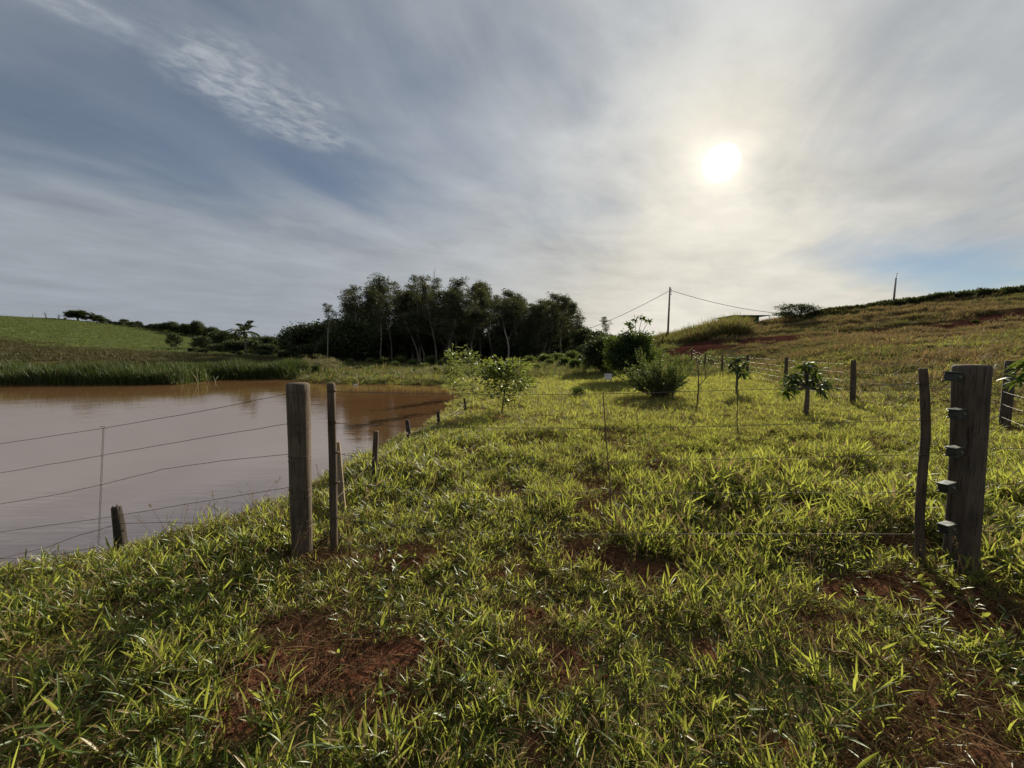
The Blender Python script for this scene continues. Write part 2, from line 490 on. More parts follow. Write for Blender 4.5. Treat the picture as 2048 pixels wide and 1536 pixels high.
def plain_mat(name, c1, c2, rough=.7, metal=0.0, nscale=8.0, bump=.2, spec=.4):
    m_, t = mat(name)
    tcn = t.n('ShaderNodeTexCoord')
    n = t.noise(tcn.outputs['Object'], nscale, 5, .6)
    b = t.n('ShaderNodeBsdfPrincipled')
    t.put(b.inputs['Base Color'], t.mix(t.ramp(n, .35, .68), rgb(*c1), rgb(*c2)))
    t.put(b.inputs['Roughness'], t.ramp(n, .3, .7, rough*.8, min(1, rough*1.15)))
    b.inputs['Metallic'].default_value = metal; b.inputs['Specular IOR Level'].default_value = spec
    bp = t.n('ShaderNodeBump'); bp.inputs['Strength'].default_value = bump; bp.inputs['Distance'].default_value = .01
    t.link(n, bp.inputs['Height']); t.link(bp.outputs[0], b.inputs['Normal'])
    o = t.n('ShaderNodeOutputMaterial'); t.link(b.outputs[0], o.inputs[0])
    return m_

M_grass = leaf_mat('grass_blade', (.055, .095, .022), (.095, .135, .032), (.40, .43, .07), .52, .055, .45, dry=(.27, .20, .09), dryf=.2)
M_grass2 = leaf_mat('grass_blade_meadow', (.06, .10, .022), (.11, .135, .035), (.44, .46, .075), .54, .035, .5, dry=(.28, .21, .10), dryf=.2)
M_hillgrass = leaf_mat('hill_grass_blade', (.085, .075, .025), (.13, .105, .038), (.19, .155, .055), .45, .04, .6, dry=(.30, .20, .09), dryf=.3)
M_dry = leaf_mat('dry_grass', (.20, .13, .06), (.32, .23, .12), (.30, .20, .09), .3, .015, .7)
M_thatch = leaf_mat('grass_thatch', (.075, .042, .022), (.17, .105, .055), (.13, .07, .03), .2, .005, .8)
M_reed = leaf_mat('reed_blade', (.035, .06, .018), (.065, .085, .028), (.10, .14, .03), .3, .04, .6, dry=(.16, .12, .05), dryf=.08)
M_fieldgrass = leaf_mat('field_grass', (.085, .115, .035), (.12, .145, .052), (.17, .20, .06), .45, .03, .6)
M_marsh = leaf_mat('marsh_grass', (.062, .056, .026), (.092, .085, .035), (.11, .10, .04), .35, .02, .7)
M_tallgrass = leaf_mat('tall_grass', (.07, .09, .025), (.12, .12, .04), (.2, .2, .05), .4, .05, .55, dry=(.28, .2, .1), dryf=.15)
M_euc = leaf_mat('eucalyptus_leaf', (.045, .055, .03), (.08, .08, .045), (.10, .11, .035), .30, .07, .5)
M_dark = leaf_mat('evergreen_leaf', (.032, .045, .02), (.06, .075, .03), (.075, .095, .022), .28, .07, .5)
M_mango = leaf_mat('mango_leaf', (.025, .05, .018), (.045, .075, .022), (.13, .18, .025), .34, .07, .42)
M_citrus = leaf_mat('citrus_leaf', (.06, .09, .02), (.10, .13, .03), (.24, .28, .05), .42, .10, .4)
M_feather = leaf_mat('feathery_leaf', (.04, .065, .025), (.08, .105, .035), (.16, .20, .04), .4, .10, .45)
M_pale = leaf_mat('pale_blossom_leaf', (.16, .15, .075), (.24, .21, .11), (.26, .24, .10), .4, .05, .6)
M_hedge = leaf_mat('hedge_leaf', (.035, .045, .018), (.06, .065, .025), (.08, .09, .02), .3, .05, .5)
M_bark = wood_mat('bark', (.09, .07, .055), (.19, .16, .13), .35, .8)
M_eucbark = wood_mat('eucalyptus_bark', (.20, .16, .12), (.36, .31, .25), .2, .4)
M_twig = wood_mat('twig_bark', (.07, .05, .04), (.13, .10, .08), 1.5, .5)
M_post = wood_mat('weathered_post', (.062, .046, .032), (.145, .11, .078), 1.0, 1.0, spot=(.035, .028, .022))
M_post2 = wood_mat('hewn_post', (.055, .043, .033), (.13, .10, .076), .9, 1.0, spot=(.075, .07, .06))
M_stick = wood_mat('stick_wood', (.06, .043, .03), (.125, .09, .062), 1.3, .8)
M_plank = wood_mat('split_plank', (.20, .15, .10), (.36, .28, .19), 1.3, 1.0)
M_burnt = wood_mat('rotten_wood', (.03, .025, .02), (.075, .06, .045), 1.2, 1.0)
M_wire = plain_mat('galvanised_wire', (.13, .12, .11), (.20, .18, .16), .55, .6, 60, .1, .2)
M_rust = plain_mat('rusty_wire', (.07, .045, .03), (.16, .11, .075), .6, .7, 70, .2)
M_black = plain_mat('black_rubber', (.012, .014, .014), (.035, .038, .036), .35, 0.0, 30, .3, .5)
M_steel = plain_mat('bracket_steel', (.25, .27, .26), (.4, .42, .4), .35, .9, 30, .1)
M_conc = plain_mat('concrete_pole', (.20, .18, .16), (.30, .28, .25), .8, 0, 6, .2)
M_greenwall = plain_mat('green_paint', (.05, .16, .07), (.07, .21, .09), .7, 0, 3, .1)
M_roof = plain_mat('roof_sheet', (.18, .22, .19), (.25, .30, .26), .5, .2, 3, .1)
M_white = plain_mat('white_paint', (.62, .60, .55), (.80, .78, .73), .6, 0, 9, .1)

# ------------------------------------------------------------------ ground
def ground_material():
    m_, t = mat('ground')
    geo = t.n('ShaderNodeNewGeometry'); pos = geo.outputs['Position']
    def att(n):
        a = t.n('ShaderNodeAttribute', attribute_name=n); return a.outputs['Fac']
    n1 = t.noise(pos, 1.7, 6, .62); n2 = t.noise(pos, 14.0, 6, .65); n3 = t.noise(pos, 60.0, 4, .6); nb = t.noise(pos, .12, 5, .6)
    soil = t.mix(t.ramp(n2, .32, .7), rgb(.070, .028, .016), rgb(.165, .068, .038))
    soil = t.mix(t.ramp(n3, .45, .75, 0, .6), soil, rgb(.20, .12, .075))
    litter = t.mix(t.ramp(n2, .35, .7), rgb(.055, .045, .022), rgb(.13, .095, .05))
    turf = t.mix(t.ramp(n1, .3, .7), rgb(.045, .06, .018), rgb(.09, .10, .03))
    turf = t.mix(t.ramp(n2, .45, .7), turf, litter)
    c = t.mix(att('bare'), turf, soil)
    hill = t.mix(t.ramp(n1, .3, .7), rgb(.045, .034, .018), rgb(.10, .075, .035))
    hill = t.mix(t.ramp(nb, .42, .6), hill, rgb(.06, .062, .022))
    c = t.mix(att('hill'), c, hill)
    rows = t.noise(t.mapping(pos, rot=(0, 0, .25), scale=(.25, 1.6, 1)), 1.0, 4, .6)
    fld = t.mix(t.ramp(rows, .35, .65), rgb(.075, .105, .032), rgb(.105, .135, .046))
    fld = t.mix(t.ramp(nb, .40, .62, 0, .6), fld, rgb(.13, .145, .055))
    c = t.mix(att('field'), c, fld)
    mar = t.mix(t.ramp(n1, .3, .7), rgb(.055, .042, .022), rgb(.09, .068, .034))
    mar = t.mix(t.ramp(nb, .45, .65), mar, rgb(.09, .10, .035))
    c = t.mix(att('marsh'), c, mar)
    red = t.mix(t.ramp(n1, .3, .7), rgb(.036, .014, .011), rgb(.070, .028, .021))
    c = t.mix(att('red'), c, red)
    b = t.n('ShaderNodeBsdfPrincipled'); t.put(b.inputs['Base Color'], c)
    b.inputs['Roughness'].default_value = .95; b.inputs['Specular IOR Level'].default_value = 0.0
    bp = t.n('ShaderNodeBump'); bp.inputs['Strength'].default_value = .9; bp.inputs['Distance'].default_value = .03
    t.link(t.m('ADD', n2, t.m('MULTIPLY', n3, .4)), bp.inputs['Height']); t.link(bp.outputs[0], b.inputs['Normal'])
    o = t.n('ShaderNodeOutputMaterial'); t.link(b.outputs[0], o.inputs[0])
    return m_

def zones(x, y):
    """what grows where: hill pasture, far green field, marsh meadow"""
    hill = sstep(-.5, 3.5, x-(9.6+np.maximum(y-11, 0)*.33))*sstep(-5, 3, y)
    hill = hill*(1-sstep(75, 90, y))
    az = x/np.maximum(y, 1e-3)
    e = (x+125)*.28+(y-95)*.96                     # across the slope of the left field
    left = sstep(-.52, -.68, az)*(y > 30)
    field = left*sstep(-12, 6, e + (fbm(x/18, y/18, 7, 3)-.5)*18)
    marsh = left*(1-field)
    return hill, field, marsh

rad = np.concatenate([[0.0], np.geomspace(.4, 2500, 300)])
af = np.radians(np.linspace(-68, 68, 340)); ab = np.radians(np.linspace(68, 292, 70)[1:-1])
ang_ = np.concatenate([af, ab])
RR, AA = np.meshgrid(rad[1:], ang_, indexing='ij')
gx = np.concatenate([[0], (RR*np.sin(AA)).ravel()]); gy = np.concatenate([[0], (RR*np.cos(AA)).ravel()])
gz = H(gx, gy)
na, nr = len(ang_), len(rad)-1
idx = 1+np.arange(nr*na).reshape(nr, na)
q = np.stack([idx[:-1], idx[1:], np.roll(idx, -1, 1)[1:], np.roll(idx, -1, 1)[:-1]], -1).reshape(-1, 4)
gm = MB(); gm.add(np.stack([gx, gy, gz], -1), q)
gm.f.append(np.stack([np.zeros(na, int), idx[0], np.roll(idx[0], -1)], -1)); gm.m.append(np.zeros(na, int))
g_me = gm.mesh('ground', ground_material())
zh, zf, zm = zones(gx, gy)
for nm, arr in (('bare', np.maximum(bare(gx, gy), sstep(.35, 0, shore_sd(gx, gy)))), ('hill', zh), ('field', zf), ('marsh', zm), ('red', redcut(gx, gy))):
    a = g_me.attributes.new(nm, 'FLOAT', 'POINT'); a.data.foreach_set('value', np.asarray(arr, np.float32))
g_o = obj('ground', g_me); g_o['kind'] = 'structure'; g_o['label'] = 'grassy red earth ground rolling up to hills on both sides'

# ------------------------------------------------------------------ pond
def water_material():
    m_, t = mat('muddy_water')
    geo = t.n('ShaderNodeNewGeometry'); pos = geo.outputs['Position']
    mud = t.mix(t.ramp(t.noise(pos, .35, 4, .5), .3, .7), rgb(.135, .070, .030), rgb(.16, .086, .040))
    b = t.n('ShaderNodeBsdfPrincipled'); t.put(b.inputs['Base Color'], mud)
    b.inputs['Roughness'].default_value = .04; b.inputs['IOR'].default_value = 7.5; b.inputs['Specular Tint'].default_value = rgb(1.0, .93, .86); b.inputs['Specular IOR Level'].default_value = .5
    r1 = t.noise(t.mapping(pos, rot=(0, 0, math.radians(-14)), scale=(1.6, 9.0, 1)), 1.0, 3, .5, .4)
    r2 = t.noise(t.mapping(pos, rot=(0, 0, math.radians(20)), scale=(.8, 2.2, 1)), 1.0, 3, .5, .3)
    r3 = t.noise(pos, .22, 3, .5)
    amp = t.ramp(r3, .35, .65, .35, 1.0)
    hgt = t.m('MULTIPLY', t.m('ADD', t.m('MULTIPLY', r1, .55), t.m('MULTIPLY', r2, .9)), amp)
    bp = t.n('ShaderNodeBump'); bp.inputs['Strength'].default_value = .36; bp.inputs['Distance'].default_value = .018
    t.link(hgt, bp.inputs['Height']); t.link(bp.outputs[0], b.inputs['Normal'])
    o = t.n('ShaderNodeOutputMaterial'); t.link(b.outputs[0], o.inputs[0])
    return m_
cen = SH.mean(0)
wm = MB()
xs = np.linspace(-50, 0, 26); ys = np.linspace(0, 34, 18)
WX, WY = np.meshgrid(xs, ys, indexing='ij')
wi = np.arange(WX.size).reshape(WX.shape)
wq = np.stack([wi[:-1, :-1], wi[1:, :-1], wi[1:, 1:], wi[:-1, 1:]], -1).reshape(-1, 4)
ctr = np.stack([(WX[:-1, :-1]+WX[1:, 1:])/2, (WY[:-1, :-1]+WY[1:, 1:])/2], -1).reshape(-1, 2)
wq = wq[shore_sd(ctr[:, 0], ctr[:, 1]) < 2.6]
wm.add(np.stack([WX, WY, np.full(WX.shape, ZW)], -1).reshape(-1, 3), wq)
w_o = obj('pond_water', wm.mesh('pond_water', water_material())); w_o['kind'] = 'structure'; w_o['label'] = 'brown muddy pond water reflecting the sky and trees'

# ------------------------------------------------------------------ grass
def blades(mb, base, az, elev, length, width, curl, roll, segs=4, fold=True, mat=0):
    """lance-shaped leaf blades, all at once; curl bends them over towards the tip"""
    N = len(az); t = np.linspace(0, 1, segs+1)
    el = elev[:, None] - curl[:, None]*t[None, :]**1.3
    ds = length[:, None]/segs
    hx = np.cumsum(np.concatenate([np.zeros((N, 1)), np.cos((el[:, 1:]+el[:, :-1])/2)*ds], 1), 1)
    hz = np.cumsum(np.concatenate([np.zeros((N, 1)), np.sin((el[:, 1:]+el[:, :-1])/2)*ds], 1), 1)
    ca, sa = np.cos(az)[:, None], np.sin(az)[:, None]
    Pn = np.stack([base[:, 0:1]+hx*ca, base[:, 1:2]+hx*sa, base[:, 2:3]+hz], -1)
    Tn = np.stack([np.cos(el)*ca, np.cos(el)*sa, np.sin(el)], -1)
    side = np.stack([-sa, ca, np.zeros_like(sa)], -1)*np.ones((N, segs+1, 1))
    up = np.cross(Tn, side)
    r = roll[:, None, None]
    sv = side*np.cos(r)+up*np.sin(r); nv = -side*np.sin(r)+up*np.cos(r)
    wp = np.interp(t, [0, .12, .35, .65, .88, 1], [.45, .8, 1.0, .82, .36, .0])
    wv = (width[:, None]*wp[None, :])[..., None]/2
    if fold:
        V = np.stack([Pn-sv*wv+nv*wv*.35, Pn, Pn+sv*wv+nv*wv*.35], 2)
        k = 3
    else:
        V = np.stack([Pn-sv*wv, Pn+sv*wv], 2); k = 2
    nv_ = (segs+1)*k
    loc = []
    for s in range(segs):
        for c in range(k-1):
            a = s*k+c
            loc.append([a, a+1, a+k+1, a+k])
    loc = np.array(loc)
    F = (np.arange(N)*nv_)[:, None, None] + loc[None]
    mb.add(V.reshape(-1, 3), F.reshape(-1, 4), mat)

def tuft_near(name, seed, nst, hgt, spread, dry=.12):
    """leafy creeping pasture grass: a few leaning stems, each with alternate broad blades"""
    r = np.random.default_rng(seed); mb = MB()
    B, AZ, EL, LN, WD = [], [], [], [], []
    for s in range(nst):
        a = r.uniform(0, 2*PI); lean = r.uniform(.15, .9)
        b0 = np.array([r.normal(0, spread), r.normal(0, spread), -.01])
        ln = hgt*r.uniform(.45, 1.0)
        dirv = np.array([math.cos(a)*math.sin(lean), math.sin(a)*math.sin(lean), math.cos(lean)])
        pts = np.array([b0+dirv*ln*k/3+np.array([0, 0, .02*ln*(k/3)**2]) for k in range(4)])
        tube(mb, pts, np.array([.0016, .0014, .0012, .0008]), 3, False, 0)
        n = r.integers(3, 6)
        for k in range(n):
            f = (k+.6)/n
            B.append(b0+dirv*ln*f); AZ.append(a+(PI*.5 if k % 2 else -PI*.5)*r.uniform(.3, 1.2)+r.normal(0, .35))
            EL.append(r.uniform(.5, 1.35)); LN.append(hgt*r.uniform(.38, .68)*(1-.25*abs(f-.5))); WD.append(r.uniform(.0065, .0135))
    N = len(AZ); B = np.array(B)
    AZ, EL, LN, WD = map(np.array, (AZ, EL, LN, WD))
    isd = r.random(N) < dry
    for mt, sel in ((0, ~isd), (1, isd)):
        if sel.sum():
            n = sel.sum()
            blades(mb, B[sel], AZ[sel], EL[sel]-(.5 if mt else 0), LN[sel], WD[sel]*(.7 if mt else 1), r.uniform(-.05, .5, n)+(.9 if mt else 0), r.normal(0, .6, n), 4, True, mt)
    return bpy.data.objects.new(name, mb.mesh(name, [M_grass, M_dry]))

def tuft_simple(name, seed, n, hgt, spread, width, mats, dry=.15, elv=(.5, 1.4), curl=(.1, 1.0), segs=3):
    r = np.random.default_rng(seed); mb = MB()
    isd = r.random(n) < dry
    for mt, sel in ((0, ~isd), (1, isd)):
        k = int(sel.sum())
        if k:
            B = np.stack([r.normal(0, spread, k), r.normal(0, spread, k), np.full(k, -.02*hgt)], -1)
            az = np.where(r.random(k) < .7, np.arctan2(B[:, 1], B[:, 0])+r.normal(0, .8, k), r.uniform(0, 2*PI, k))
            blades(mb, B, az, r.uniform(*elv, k), hgt*r.uniform(.5, 1.15, k), width*r.uniform(.6, 1.2, k), r.uniform(*curl, k), r.normal(0, .6, k), segs, False, min(mt, len(mats)-1))
    return bpy.data.objects.new(name, mb.mesh(name, mats))

def undergrass(name, seed, n):
    """short fine growth that fills the sward between the clumps"""
    r = np.random.default_rng(seed); mb = MB()
    for mt, k in ((0, int(n*.62)), (1, n-int(n*.62))):
        B = np.stack([r.uniform(-.11, .11, k), r.uniform(-.11, .11, k), np.full(k, -.004)], -1)
        blades(mb, B, r.uniform(0, 2*PI, k), r.uniform(.35, 1.4, k), r.uniform(.035, .095, k), r.uniform(.0035, .0075, k), r.uniform(.0, .9, k), r.normal(0, .7, k), 2, False, mt)
    return bpy.data.objects.new(name, mb.mesh(name, [M_grass, M_thatch]))

def thatch(name, seed, n=70):
    """dead trampled stems lying on the soil"""
    r = np.random.default_rng(seed); mb = MB()
    B = np.stack([r.normal(0, .09, n), r.normal(0, .09, n), r.uniform(.0, .018, n)], -1)
    blades(mb, B, r.uniform(0, 2*PI, n), r.uniform(-.1, .7, n), r.uniform(.04, .17, n), r.uniform(.0016, .005, n), r.uniform(.2, 1.3, n), r.normal(0, .8, n), 4, False, 0)
    return bpy.data.objects.new(name, mb.mesh(name, [M_thatch]))

def weed(name, seed, n=9):
    """little broad-leaved weed seedling"""
    r = np.random.default_rng(seed); mb = MB()
    B = np.zeros((n, 3)); B[:, 2] = r.uniform(.0, .05, n)
    blades(mb, B, r.uniform(0, 2*PI, n), r.uniform(.2, .9, n), r.uniform(.03, .07, n), r.uniform(.014, .024, n), r.uniform(.1, .6, n), r.normal(0, .3, n), 3, True, 0)
    return bpy.data.objects.new(name, mb.mesh(name, [M_grass]))

def coll(name, obs):
    c = bpy.data.collections.new(name)
    for o in obs: c.objects.link(o)
    return c

def scatter(name, collection, P, rot, scl, pick, label):
    """one 'stuff' object that instances the tufts of a collection on given points"""
    me = bpy.data.meshes.new(name)
    N = len(P)
    me.vertices.add(N); me.vertices.foreach_set('co', np.asarray(P, np.float32).ravel())
    a = me.attributes.new('rot', 'FLOAT_VECTOR', 'POINT'); a.data.foreach_set('vector', np.asarray(rot, np.float32).ravel())
    a = me.attributes.new('scl', 'FLOAT_VECTOR', 'POINT'); a.data.foreach_set('vector', np.asarray(scl, np.float32).ravel())
    a = me.attributes.new('pick', 'INT', 'POINT'); a.data.foreach_set('value', np.asarray(pick, np.int32))
    o = obj(name, me)
    tag(o, label, None, None, 'stuff')
    ng = bpy.data.node_groups.new(name+'_nodes', 'GeometryNodeTree')
    ng.interface.new_socket('Geometry', in_out='INPUT', socket_type='NodeSocketGeometry')
    ng.interface.new_socket('Geometry', in_out='OUTPUT', socket_type='NodeSocketGeometry')
    gi = ng.nodes.new('NodeGroupInput'); go = ng.nodes.new('NodeGroupOutput')
    ci = ng.nodes.new('GeometryNodeCollectionInfo'); ci.inputs[0].default_value = collection
    ci.inputs[1].default_value = True; ci.inputs[2].default_value = True
    ip = ng.nodes.new('GeometryNodeInstanceOnPoints'); ip.inputs['Pick Instance'].default_value = True
    def na(nm, dt):
        k = ng.nodes.new('GeometryNodeInputNamedAttribute'); k.data_type = dt; k.inputs[0].default_value = nm
        return [s for s in k.outputs if s.enabled][0]
    L = ng.links.new
    L(gi.outputs[0], ip.inputs['Points']); L(ci.outputs[0], ip.inputs['Instance'])
    L(na('pick', 'INT'), ip.inputs['Instance Index'])
    er = ng.nodes.new('FunctionNodeEulerToRotation'); L(na('rot', 'FLOAT_VECTOR'), er.inputs[0]); L(er.outputs[0], ip.inputs['Rotation'])
    L(na('scl', 'FLOAT_VECTOR'), ip.inputs['Scale'])
    L(ip.outputs[0], go.inputs[0])
    md = o.modifiers.new('scatter', 'NODES'); md.node_group = ng
    return o

RG = np.random.default_rng(20)
def rots(n, tilt=.12):
    return np.stack([RG.normal(0, tilt, n), RG.normal(0, tilt, n), RG.uniform(0, 2*PI, n)], -1)
def wedge(n, y0, y1, half=1.42, extra=1.6, power=1.0):
    """points over the ground ahead, evenly spread"""
    k = int(n*2.2)
    y = np.sqrt(RG.uniform(0, 1, k)*((y1+1)**2-(y0+1)**2)+(y0+1)**2)-1
    x = RG.uniform(-1, 1, k)*(half*np.maximum(y, 0)+extra)
    keep = RG.random(k) < (half*np.maximum(y, 0)+extra)/(half*(y+1)+extra)
    return x[keep][:n], y[keep][:n]

near_c = coll('tufts_near', [tuft_near('grass_a%d' % i, 100+i, [6, 8, 5, 9, 7, 6, 10, 4][i], [.16, .19, .13, .22, .17, .20, .24, .12][i], [.03, .035, .02, .04, .03, .025, .045, .02][i]) for i in range(8)])
mid_c = coll('tufts_mid', [tuft_simple('grass_b%d' % i, 200+i, [36, 46, 30, 42, 52, 28][i], [.16, .19, .14, .22, .20, .17][i], [.06, .07, .05, .07, .08, .05][i], .010, [M_grass2, M_dry]) for i in range(6)])
thatch_c = coll('thatch', [thatch('thatch_%d' % i, 300+i, [60, 80, 70, 50][i]) for i in range(4)] )
weed_c = coll('weeds', [weed('weed_%d' % i, 320+i, [7, 9, 6][i]) for i in range(3)])
hill_c = coll('tufts_hill', [tuft_simple('grass_c%d' % i, 400+i, [40, 52, 34, 46, 60][i], [.42, .5, .36, .46, .55][i], [.16, .18, .14, .2, .2][i], .028, [M_hillgrass, M_dry], .2, (.6, 1.45)) for i in range(5)])
M_hillgreen = leaf_mat('hill_sward_blade', (.055, .062, .02), (.09, .09, .03), (.15, .15, .042), .45, .04, .6, dry=(.22, .16, .07), dryf=.15)
hillg_c = coll('tufts_hill_green', [tuft_simple('grass_h%d' % i, 450+i, [44, 54, 36][i], [.40, .48, .36][i], [.17, .19, .15][i], .03, [M_hillgreen, M_dry], .1, (.5, 1.45)) for i in range(3)])
far_c = coll('tufts_far', [tuft_simple('grass_d%d' % i, 500+i, [46, 54, 40][i], [.8, .9, .7][i], [.5, .55, .45][i], .10, [M_fieldgrass], .0, (.7, 1.45)) for i in range(3)])
marsh_c = coll('tufts_marsh', [tuft_simple('grass_e%d' % i, 600+i, [46, 54, 40][i], [.55, .65, .5][i], [.35, .4, .3][i], .07, [M_marsh], .0, (.6, 1.45)) for i in range(3)])
tall_c = coll('tufts_tall', [tuft_simple('grass_f%d' % i, 700+i, [50, 60, 44, 56][i], [1.5, 1.8, 1.3, 1.6][i], [.3, .34, .26, .32][i], .05, [M_tallgrass, M_dry], .2, (.9, 1.5), (.2, 1.3), 4) for i in range(4)])

# near pasture grass
x, y = wedge(24000, -1.0, 7.6)
sd = shore_sd(x, y); bm = bare(x, y)
dens = np.clip(1-bm*1.05, .03, 1)*(.30+.8*sstep(.34, .62, fbm(x*2.2, y*2.2, 91, 3)))
k = (sd > .03) & (RG.random(len(x)) < dens)
x, y, bm = x[k], y[k], bm[k]
sz = (.36+.80*fbm(x*.9, y*.9, 55, 3))*RG.uniform(.55, 1.35, len(x))*(1-.45*bm)
lush = np.zeros(len(x))
LUSH = [(1500, 960), (1570, 945), (1440, 985), (1640, 1000), (1750, 1030), (1690, 930), (2010, 960), (2030, 1010), (1350, 1090), (780, 1000), (720, 960), (860, 960), (980, 1010), (1380, 1200), (1880, 1020), (1100, 1020), (1240, 1010)]
for (u, v) in LUSH:
    c = G(u, v); lush = np.maximum(lush, 1-np.hypot(x-c[0], (y-c[1])*.9)/.55)
sz = sz*(1+.7*np.clip(lush, 0, 1))*(.55+.45*sstep(.05, .9, sd[k]))
z = H(x, y)-.005
scatter('grass', near_c, np.stack([x, y, z], -1), rots(len(x), .16), np.stack([sz, sz, sz*RG.uniform(.75, 1.1, len(x))], -1), RG.integers(0, 8, len(x)), 'leafy pasture grass growing in clumps about the gateway')
# short growth under the clumps
under_c = coll('undergrass', [undergrass('under_%d' % i, 340+i, 46) for i in range(5)])
x, y = wedge(15000, -.6, 9.0)
bm = bare(x, y); k = (shore_sd(x, y) > .02) & (RG.random(len(x)) < 1.0-.88*bm)
x, y = x[k], y[k]; s = RG.uniform(.7, 1.3, len(x))
scatter('short_grass', under_c, np.stack([x, y, H(x, y)], -1), rots(len(x), .08), np.stack([s, s, s*RG.uniform(.7, 1.1, len(x))], -1), RG.integers(0, 5, len(x)), 'short fine grass filling the sward between the leafy clumps')
# thatch and seedlings in the worn places
x, y = wedge(12000, -.5, 8.0)
bm = bare(x, y); k = (shore_sd(x, y) > .05) & (RG.random(len(x)) < .12+.50*bm)
x, y = x[k], y[k]
s = RG.uniform(.7, 1.4, len(x))
scatter('dead_grass', thatch_c, np.stack([x, y, H(x, y)], -1), rots(len(x), .1), np.stack([s, s, s], -1), RG.integers(0, 4, len(x)), 'dead trampled grass stems littering the bare red soil')
x, y = wedge(5000, -.5, 7.0)
k = (shore_sd(x, y) > .1) & (fbm(x*1.3, y*1.3, 15, 3) > .5)
x, y = x[k], y[k]
s = RG.uniform(.6, 1.3, len(x))
scatter('weeds', weed_c, np.stack([x, y, H(x, y)], -1), rots(len(x), .2), np.stack([s, s, s], -1), RG.integers(0, 3, len(x)), 'small broad-leaved weeds sprouting between the grass clumps')
# crumbs and clods of earth on the bare places
M_clod = plain_mat('earth_clod', (.075, .03, .018), (.17, .075, .045), .95, 0, 40, .6, 0.0)
def clod(name, seed):
    r = np.random.default_rng(seed); mb = MB()
    for k_ in range(7):
        c = np.array([r.normal(0, .05), r.normal(0, .05), .002]); q_ = r.uniform(.004, .013)
        v = []
        for zz, rr in ((-.6, .7), (0, 1.0), (.6, .7)):
            for a_ in range(6):
                v.append(c+q_*np.array([rr*math.cos(a_*PI/3), rr*math.sin(a_*PI/3), zz])*r.uniform(.7, 1.3))
        v.append(c+np.array([0, 0, q_*.9]))
        ii = np.arange(18).reshape(3, 6)
        mb.add(v, np.stack([ii[:-1], np.roll(ii, -1, 1)[:-1], np.roll(ii, -1, 1)[1:], ii[1:]], -1).reshape(-1, 4))
        k0 = mb.n-19; j = np.arange(6)
        mb.f.append(np.stack([k0+12+j, k0+12+np.roll(j, -1), np.full(6, k0+18)], -1)); mb.m.append(np.zeros(6, int))
    return bpy.data.objects.new(name, mb.mesh(name, [M_clod], False))
clod_c = coll('clods', [clod('clod_%d' % i, 380+i) for i in range(4)])
x, y = wedge(9000, -.3, 6.0)
k = (shore_sd(x, y) > .05) & (RG.random(len(x)) < bare(x, y))
x, y = x[k], y[k]; s = RG.uniform(.6, 1.5, len(x))
scatter('soil_clods', clod_c, np.stack([x, y, H(x, y)], -1), rots(len(x), .1), np.stack([s, s, s], -1), RG.integers(0, 4, len(x)), 'crumbly clods of red earth scattered on the bare patches')
# thin flowering stems standing over the sward
def stalk(name, seed):
    r = np.random.default_rng(seed); mb = MB()
    for k_ in range(3):
        a = r.uniform(0, 2*PI); ln = r.uniform(.22, .42); le = r.uniform(.05, .5)
        e_ = np.array([math.cos(a)*math.sin(le), math.sin(a)*math.sin(le), math.cos(le)])*ln
        b_ = np.array([r.normal(0, .03), r.normal(0, .03), 0])
        tube(mb, [b_, b_+e_*.55+np.array([0, 0, .02]), b_+e_], [.0013, .0011, .0007], 3, False)
        n = 12; tt = r.uniform(.72, 1.02, n)
        leaf_n = np.stack([b_+e_*q_ for q_ in tt]); ax = nrm(r.normal(0, .6, (n, 3))+nrm(e_))
        V = np.stack([leaf_n, leaf_n+ax*.008+r.normal(0, .002, (n, 3)), leaf_n+ax*.018], 1)
        mb.add(V.reshape(-1, 3), np.arange(n*3).reshape(n, 3))
    return bpy.data.objects.new(name, mb.mesh(name, [M_dry]))
stalk_c = coll('stalks', [stalk('stalk_%d' % i, 360+i) for i in range(5)])
x, y = wedge(2600, -.3, 12.0)
k = (shore_sd(x, y) > .1) & (fbm(x*.8, y*.8, 19, 3) > .46)
x, y = x[k], y[k]; s = RG.uniform(.6, 1.2, len(x))
scatter('flowering_grass', stalk_c, np.stack([x, y, H(x, y)], -1), rots(len(x), .2), np.stack([s, s, s], -1), RG.integers(0, 5, len(x)), 'thin straw-coloured flowering stems standing over the grass')
# meadow beyond the gate
x, y = wedge(46000, 6.5, 30, 1.40, 2.0)
sd = shore_sd(x, y); zh, zf, zm = zones(x, y)
dens = (.55+.6*sstep(.3, .6, fbm(x*1.1, y*1.1, 93, 3)))*(1-.7*bare(x, y))*(1-.85*zh)*np.clip(1.25-y/32, .3, 1)
k = (sd > .03) & (RG.random(len(x)) < dens) & (x > -12)
x, y = x[k], y[k]
s = (.5+.65*fbm(x*.5, y*.5, 57, 3))*RG.uniform(.75, 1.25, len(x))*(1+.03*(y-6))*(.55+.45*sstep(.2, 2.0, sd[k]))
scatter('meadow_grass', mid_c, np.stack([x, y, H(x, y)-.01], -1), rots(len(x), .15), np.stack([s*1.15, s*1.15, s], -1), RG.integers(0, 6, len(x)), 'sunlit green meadow grass beyond the wire gate')
